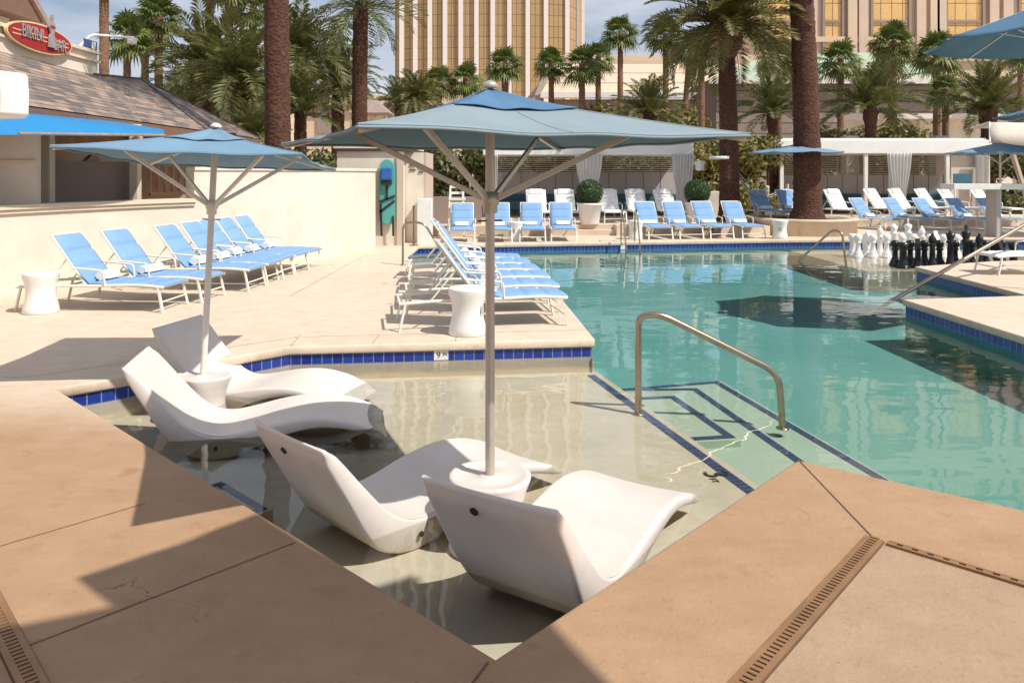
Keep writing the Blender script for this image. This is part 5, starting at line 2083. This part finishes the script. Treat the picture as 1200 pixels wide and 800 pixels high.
# right hotel facade
YH = 100.0
ht = empty('gold_hotel', (X(1050, YH), YH, 0))
HH = 62.0
bays = [(900, 934), (968, 991), (1025, 1070), (1113, 1157), (1200, 1245), (1290, 1335)]
part(MB().box((X(1120, YH), YH + 6, HH / 2), (X(1345, YH) - X(895, YH), 10, HH)), 'wall', M['pinkwall'], ht)
part(MB().box((X(1120, YH) - 0, YH + 6, 36), (X(1345, YH) - X(895, YH) + .6, 11.4, 2.4)), 'band', M['beigewall'], ht)
part(MB().box((X(1120, YH) - 0, YH + 6, 19.6), (X(1345, YH) - X(895, YH) + .6, 10.8, .7)), 'band', M['beigewall'], ht)
part(MB().box((X(1120, YH), YH + 6, HH + .6), (X(1345, YH) - X(895, YH) + 1.6, 12, 1.4)), 'cornice', M['beigewall'], ht)
for (a, b) in bays:
    for (z0, z1) in ((4, 33.5), (38.5, 59)):
        xa, xb = X(a, YH), X(b, YH)
        mb = MB()
        uvquad(mb, (xa, YH + .94, z0), (xb, YH + .94, z0), (xb, YH + .94, z1), (xa, YH + .94, z1), xb - xa, z1 - z0, .2, .6)
        w_ = part(mb, 'window', M['goldwin'], ht)
        fm_ = MB()
        for q in (xa, xb):
            fm_.box((q, YH + .92, (z0 + z1) / 2), (.35, .5, z1 - z0))
        fm_.box(((xa + xb) / 2, YH + .92, z1), (xb - xa, .5, .4))
        z = z0 + 5.2
        while z < z1 - 2:
            fm_.box(((xa + xb) / 2, YH + .90, z), (xb - xa - .4, .25, .35)); z += 6.4
        o = fm_.build('window_frame', M['taupe'], w_)
for px_ in (941, 1001, 1014, 1082, 1098, 1106, 1168, 1184, 1260, 1276):
    part(MB().box((X(px_, YH), YH + .75, HH / 2), (1.2, .7, HH - 1)), 'pilaster', M['beigewall'] if px_ % 2 else M['pinkwall'], ht)
tag(ht, 'huge beige hotel facade with tall gold window bays at the right', 'building')

# beige low roof building in the centre
YB = 72.0
lb = empty('beige_hall', (X(760, YB), YB, 0))


def zz(py_, Y):
    return H - (py_ - 205) / F * Y


mb = MB()
A_ = Vector((X(633, YB), YB, zz(109, YB))); B_ = Vector((X(985, YB), YB, zz(109, YB)))
C_ = Vector((X(1000, YB + 5), YB + 5, zz(74, YB + 5))); D_ = Vector((X(652, YB + 5), YB + 5, zz(74, YB + 5)))
uvquad(mb, A_, B_, C_, D_, 28, 6.6, 0, .12)
mb.quad(Vector((A_.x - 2.0, A_.y + 10, A_.z - .6)), A_, D_, D_ + Vector((0, 10, 0)))
part(mb, 'sloped_roof', M['cladding'], lb)
part(MB().bar(A_ + Vector((-.2, -.1, -.6)), D_ + Vector((-.4, -.2, .2)), .5, .9), 'rake_board', M['taupe'], lb)
part(MB().box(((C_.x + D_.x) / 2 + 6, YB + 8, C_.z + .35), (C_.x - D_.x + 12, 6, .9)), 'ridge_parapet', M['beigewall'], lb)
part(MB().box(((A_.x + B_.x) / 2, YB - .2, A_.z - .25), (B_.x - A_.x, .8, .5)), 'gutter', M['finwhite'], lb)
part(MB().box(((A_.x + B_.x) / 2 + .6, YB + 5, A_.z / 2 - .3), (B_.x - A_.x - 1, 8.6, A_.z - .5)), 'wall', M['taupe'], lb)
tag(lb, 'low wide beige building with a tiered sloping roof behind the fan palms', 'building')

YG = 56.0
gb = empty('green_roof_house', (X(985, YG), YG, 0))
ez = zz(93, YG)
mb = MB()
g0, g1 = Vector((X(832, YG), YG, ez)), Vector((X(1116, YG), YG, ez))
r0_, r1_ = Vector((X(905, YG + 4), YG + 4, zz(62, YG + 4))), Vector((X(1050, YG + 4), YG + 4, zz(62, YG + 4)))
k0, k1 = g0 + Vector((0, 9, 0)), g1 + Vector((0, 9, 0))
uvquad(mb, g0, g1, r1_, r0_, 18, 4)
mb.add([g1, k1, r1_], [(0, 1, 2)]); mb.add([k0, g0, r0_], [(0, 1, 2)]); mb.add([k1, k0, r0_, r1_], [(0, 1, 2, 3)])
part(mb, 'roof', M['greenroof'], gb)
part(MB().box(((g0.x + g1.x) / 2, YG - .02, ez - .12), (g1.x - g0.x + .1, .3, .42)), 'fascia', M['finwhite'], gb)
part(MB().box(((g0.x + g1.x) / 2, YG + 4.2, ez / 2 - .2), (g1.x - g0.x - 1.2, 7, ez - .4)), 'wall', M['lap'], gb)
wu = MB()
uvquad(wu, (g0.x + .6, YG + .68, 0), (g1.x - .6, YG + .68, 0), (g1.x - .6, YG + .68, ez - .4), (g0.x + .6, YG + .68, ez - .4), 17, ez - .4)
part(wu, 'lap_siding', M['lap'], gb)
for px_, w_ in ((1040, 1.2), (1135, .6)):
    pass
for (pa, pb, ya, yb) in ((1052, 1100, 128, 165), (1100, 1112, 128, 165)):
    pass
tag(gb, 'house with pale green hipped roof and white fascia behind the right palms', 'building')
# white pavilion glimpsed below the green roof
pv_ = empty('white_pavilion', (X(1090, 47), 47, 0))
part(MB().box((X(1094, 47), 48, 2.6), (X(1190, 47) - X(1000, 47), 1.6, 5.2)), 'wall', M['stucco'], pv_)
for px_ in (1080, 1112, 1140, 1162):
    part(MB().box((X(px_, 47), 47.1, 2.5), (.3, .3, 5.2)), 'column', M['trim'], pv_)
for px_ in (1096, 1126):
    part(MB().box((X(px_, 47), 47.17, 2.6), (1.0, .08, 2.2)), 'window', M['tealfab'], pv_)
part(MB().box((X(1094, 47), 47.6, 5.3), (X(1190, 47) - X(1000, 47) + .6, 2.8, .3)), 'cornice', M['finwhite'], pv_)
tag(pv_, 'pale cream pavilion with columns behind the right cabana bushes', 'building')
# dark roofed wing at the far right
wg = empty('right_wing', (X(1180, 64), 64, 0))
part(MB().box((X(1190, 64), 66, 4.6), (14, 4, 9.2)), 'wall', M['taupe'], wg)
part(MB().box((X(1190, 64), 65.5, 9.4), (15, 6, .35)), 'eave', M['pinkroof'], wg)
part(MB().box((X(1190, 64), 66.2, 10.4), (14.4, 4.6, 1.6)), 'attic', M['beigewall'], wg)
part(MB().box((X(1190, 64), 66.2, 11.4), (15, 5.2, .4)), 'cornice', M['pinkwall'], wg)
part(MB().box((X(1175, 64), 63.9, 6.4), (6, .3, 3.2)), 'opening', M['dark'], wg)
tag(wg, 'beige wing with dark opening at the right picture edge', 'building')
# long low wall building at left centre
YL = 60.0
lo_ = empty('garden_building', (X(400, YL), YL, 0))
part(MB().box((X(330, YL), YL + 2, zz(124, YL) / 2), (X(560, YL) - X(100, YL), 4, zz(124, YL))), 'wall', M['beigewall'], lo_)
part(MB().box((X(330, YL), YL + 1.9, zz(118, YL)), (X(560, YL) - X(100, YL) + .8, 4.8, .8)), 'cornice', M['beigewall'], lo_)
for px_ in range(130, 560, 42):
    part(MB().box((X(px_, YL), YL - .08, zz(140, YL)), (1.3, .2, 2.2)), 'window', M['taupe'], lo_)
tag(lo_, 'long low beige building behind the left palms', 'building')
lo_ = empty('pink_house', (X(240, 44), 44, 0))
part(MB().box((X(235, 44), 46, zz(112, 44) / 2), (X(330, 44) - X(150, 44), 4, zz(112, 44))), 'wall', M['beigewall'], lo_)
part(MB().box((X(235, 44), 45.8, zz(109, 44)), (X(330, 44) - X(150, 44) + .6, 5, .4)), 'cornice', M['pinkwall'], lo_)
for px_ in (175, 215, 262, 300):
    part(MB().box((X(px_, 44), 43.95, zz(135, 44)), (1.2, .16, 1.8)), 'window', M['taupe'], lo_)
tag(lo_, 'pinkish low building glimpsed behind the bushy date palms on the left', 'building')
gz = empty('gazebo', (X(436, 34), 34, 0))
zr_ = zz(134, 34)
mb = MB().add([(-.9, -.9, zr_), (.9, -.9, zr_), (.9, .9, zr_), (-.9, .9, zr_), (-.25, -.25, zz(118, 34)), (.25, -.25, zz(118, 34)), (.25, .25, zz(118, 34)), (-.25, .25, zz(118, 34))],
              [(0, 1, 5, 4), (1, 2, 6, 5), (2, 3, 7, 6), (3, 0, 4, 7), (4, 5, 6, 7), (3, 2, 1, 0)])
mb.build('roof', M['pinkroof'], gz)
for sx_ in (-.7, .7):
    for sy_ in (-.7, .7):
        MB().box((sx_, sy_, zr_ / 2), (.14, .14, zr_)).build('post', M['trim'], gz)
tag(gz, 'small gazebo with pink pyramid roof between the dark trunk and the tower', 'gazebo')

# ------------------------------------------------------------------ unseen things added behind the camera to shade the foreground
e = square_umbrella('unseen_shade_umbrella', M['canopy'], M['canopy'], M['alu'], side=2.5, rim=5.0, apex=5.4, hub=4.4, base=False, base_z=0)
e.location = (2.52, .12, 0); e.rotation_euler = (0, 0, R(28))
tag(e, 'unseen very tall square umbrella added behind the camera to shade the foreground', 'umbrella')
e = square_umbrella('unseen_shade_umbrella', M['canopy'], M['canopy'], M['alu'], side=.85, rim=4.0, apex=4.2, hub=3.5, base=False, base_z=0)
e.location = (1.36, 1.70, 0); e.rotation_euler = (0, 0, R(-42))
tag(e, 'unseen smaller square umbrella added beside the camera to shape the foreground shade', 'umbrella')
big_palm(2.6, -3.2, 0, 9.5, .26, .22, (0, 0), 'unseen palm added behind the camera for its shade on the deck', 2.3, 14, 'date')
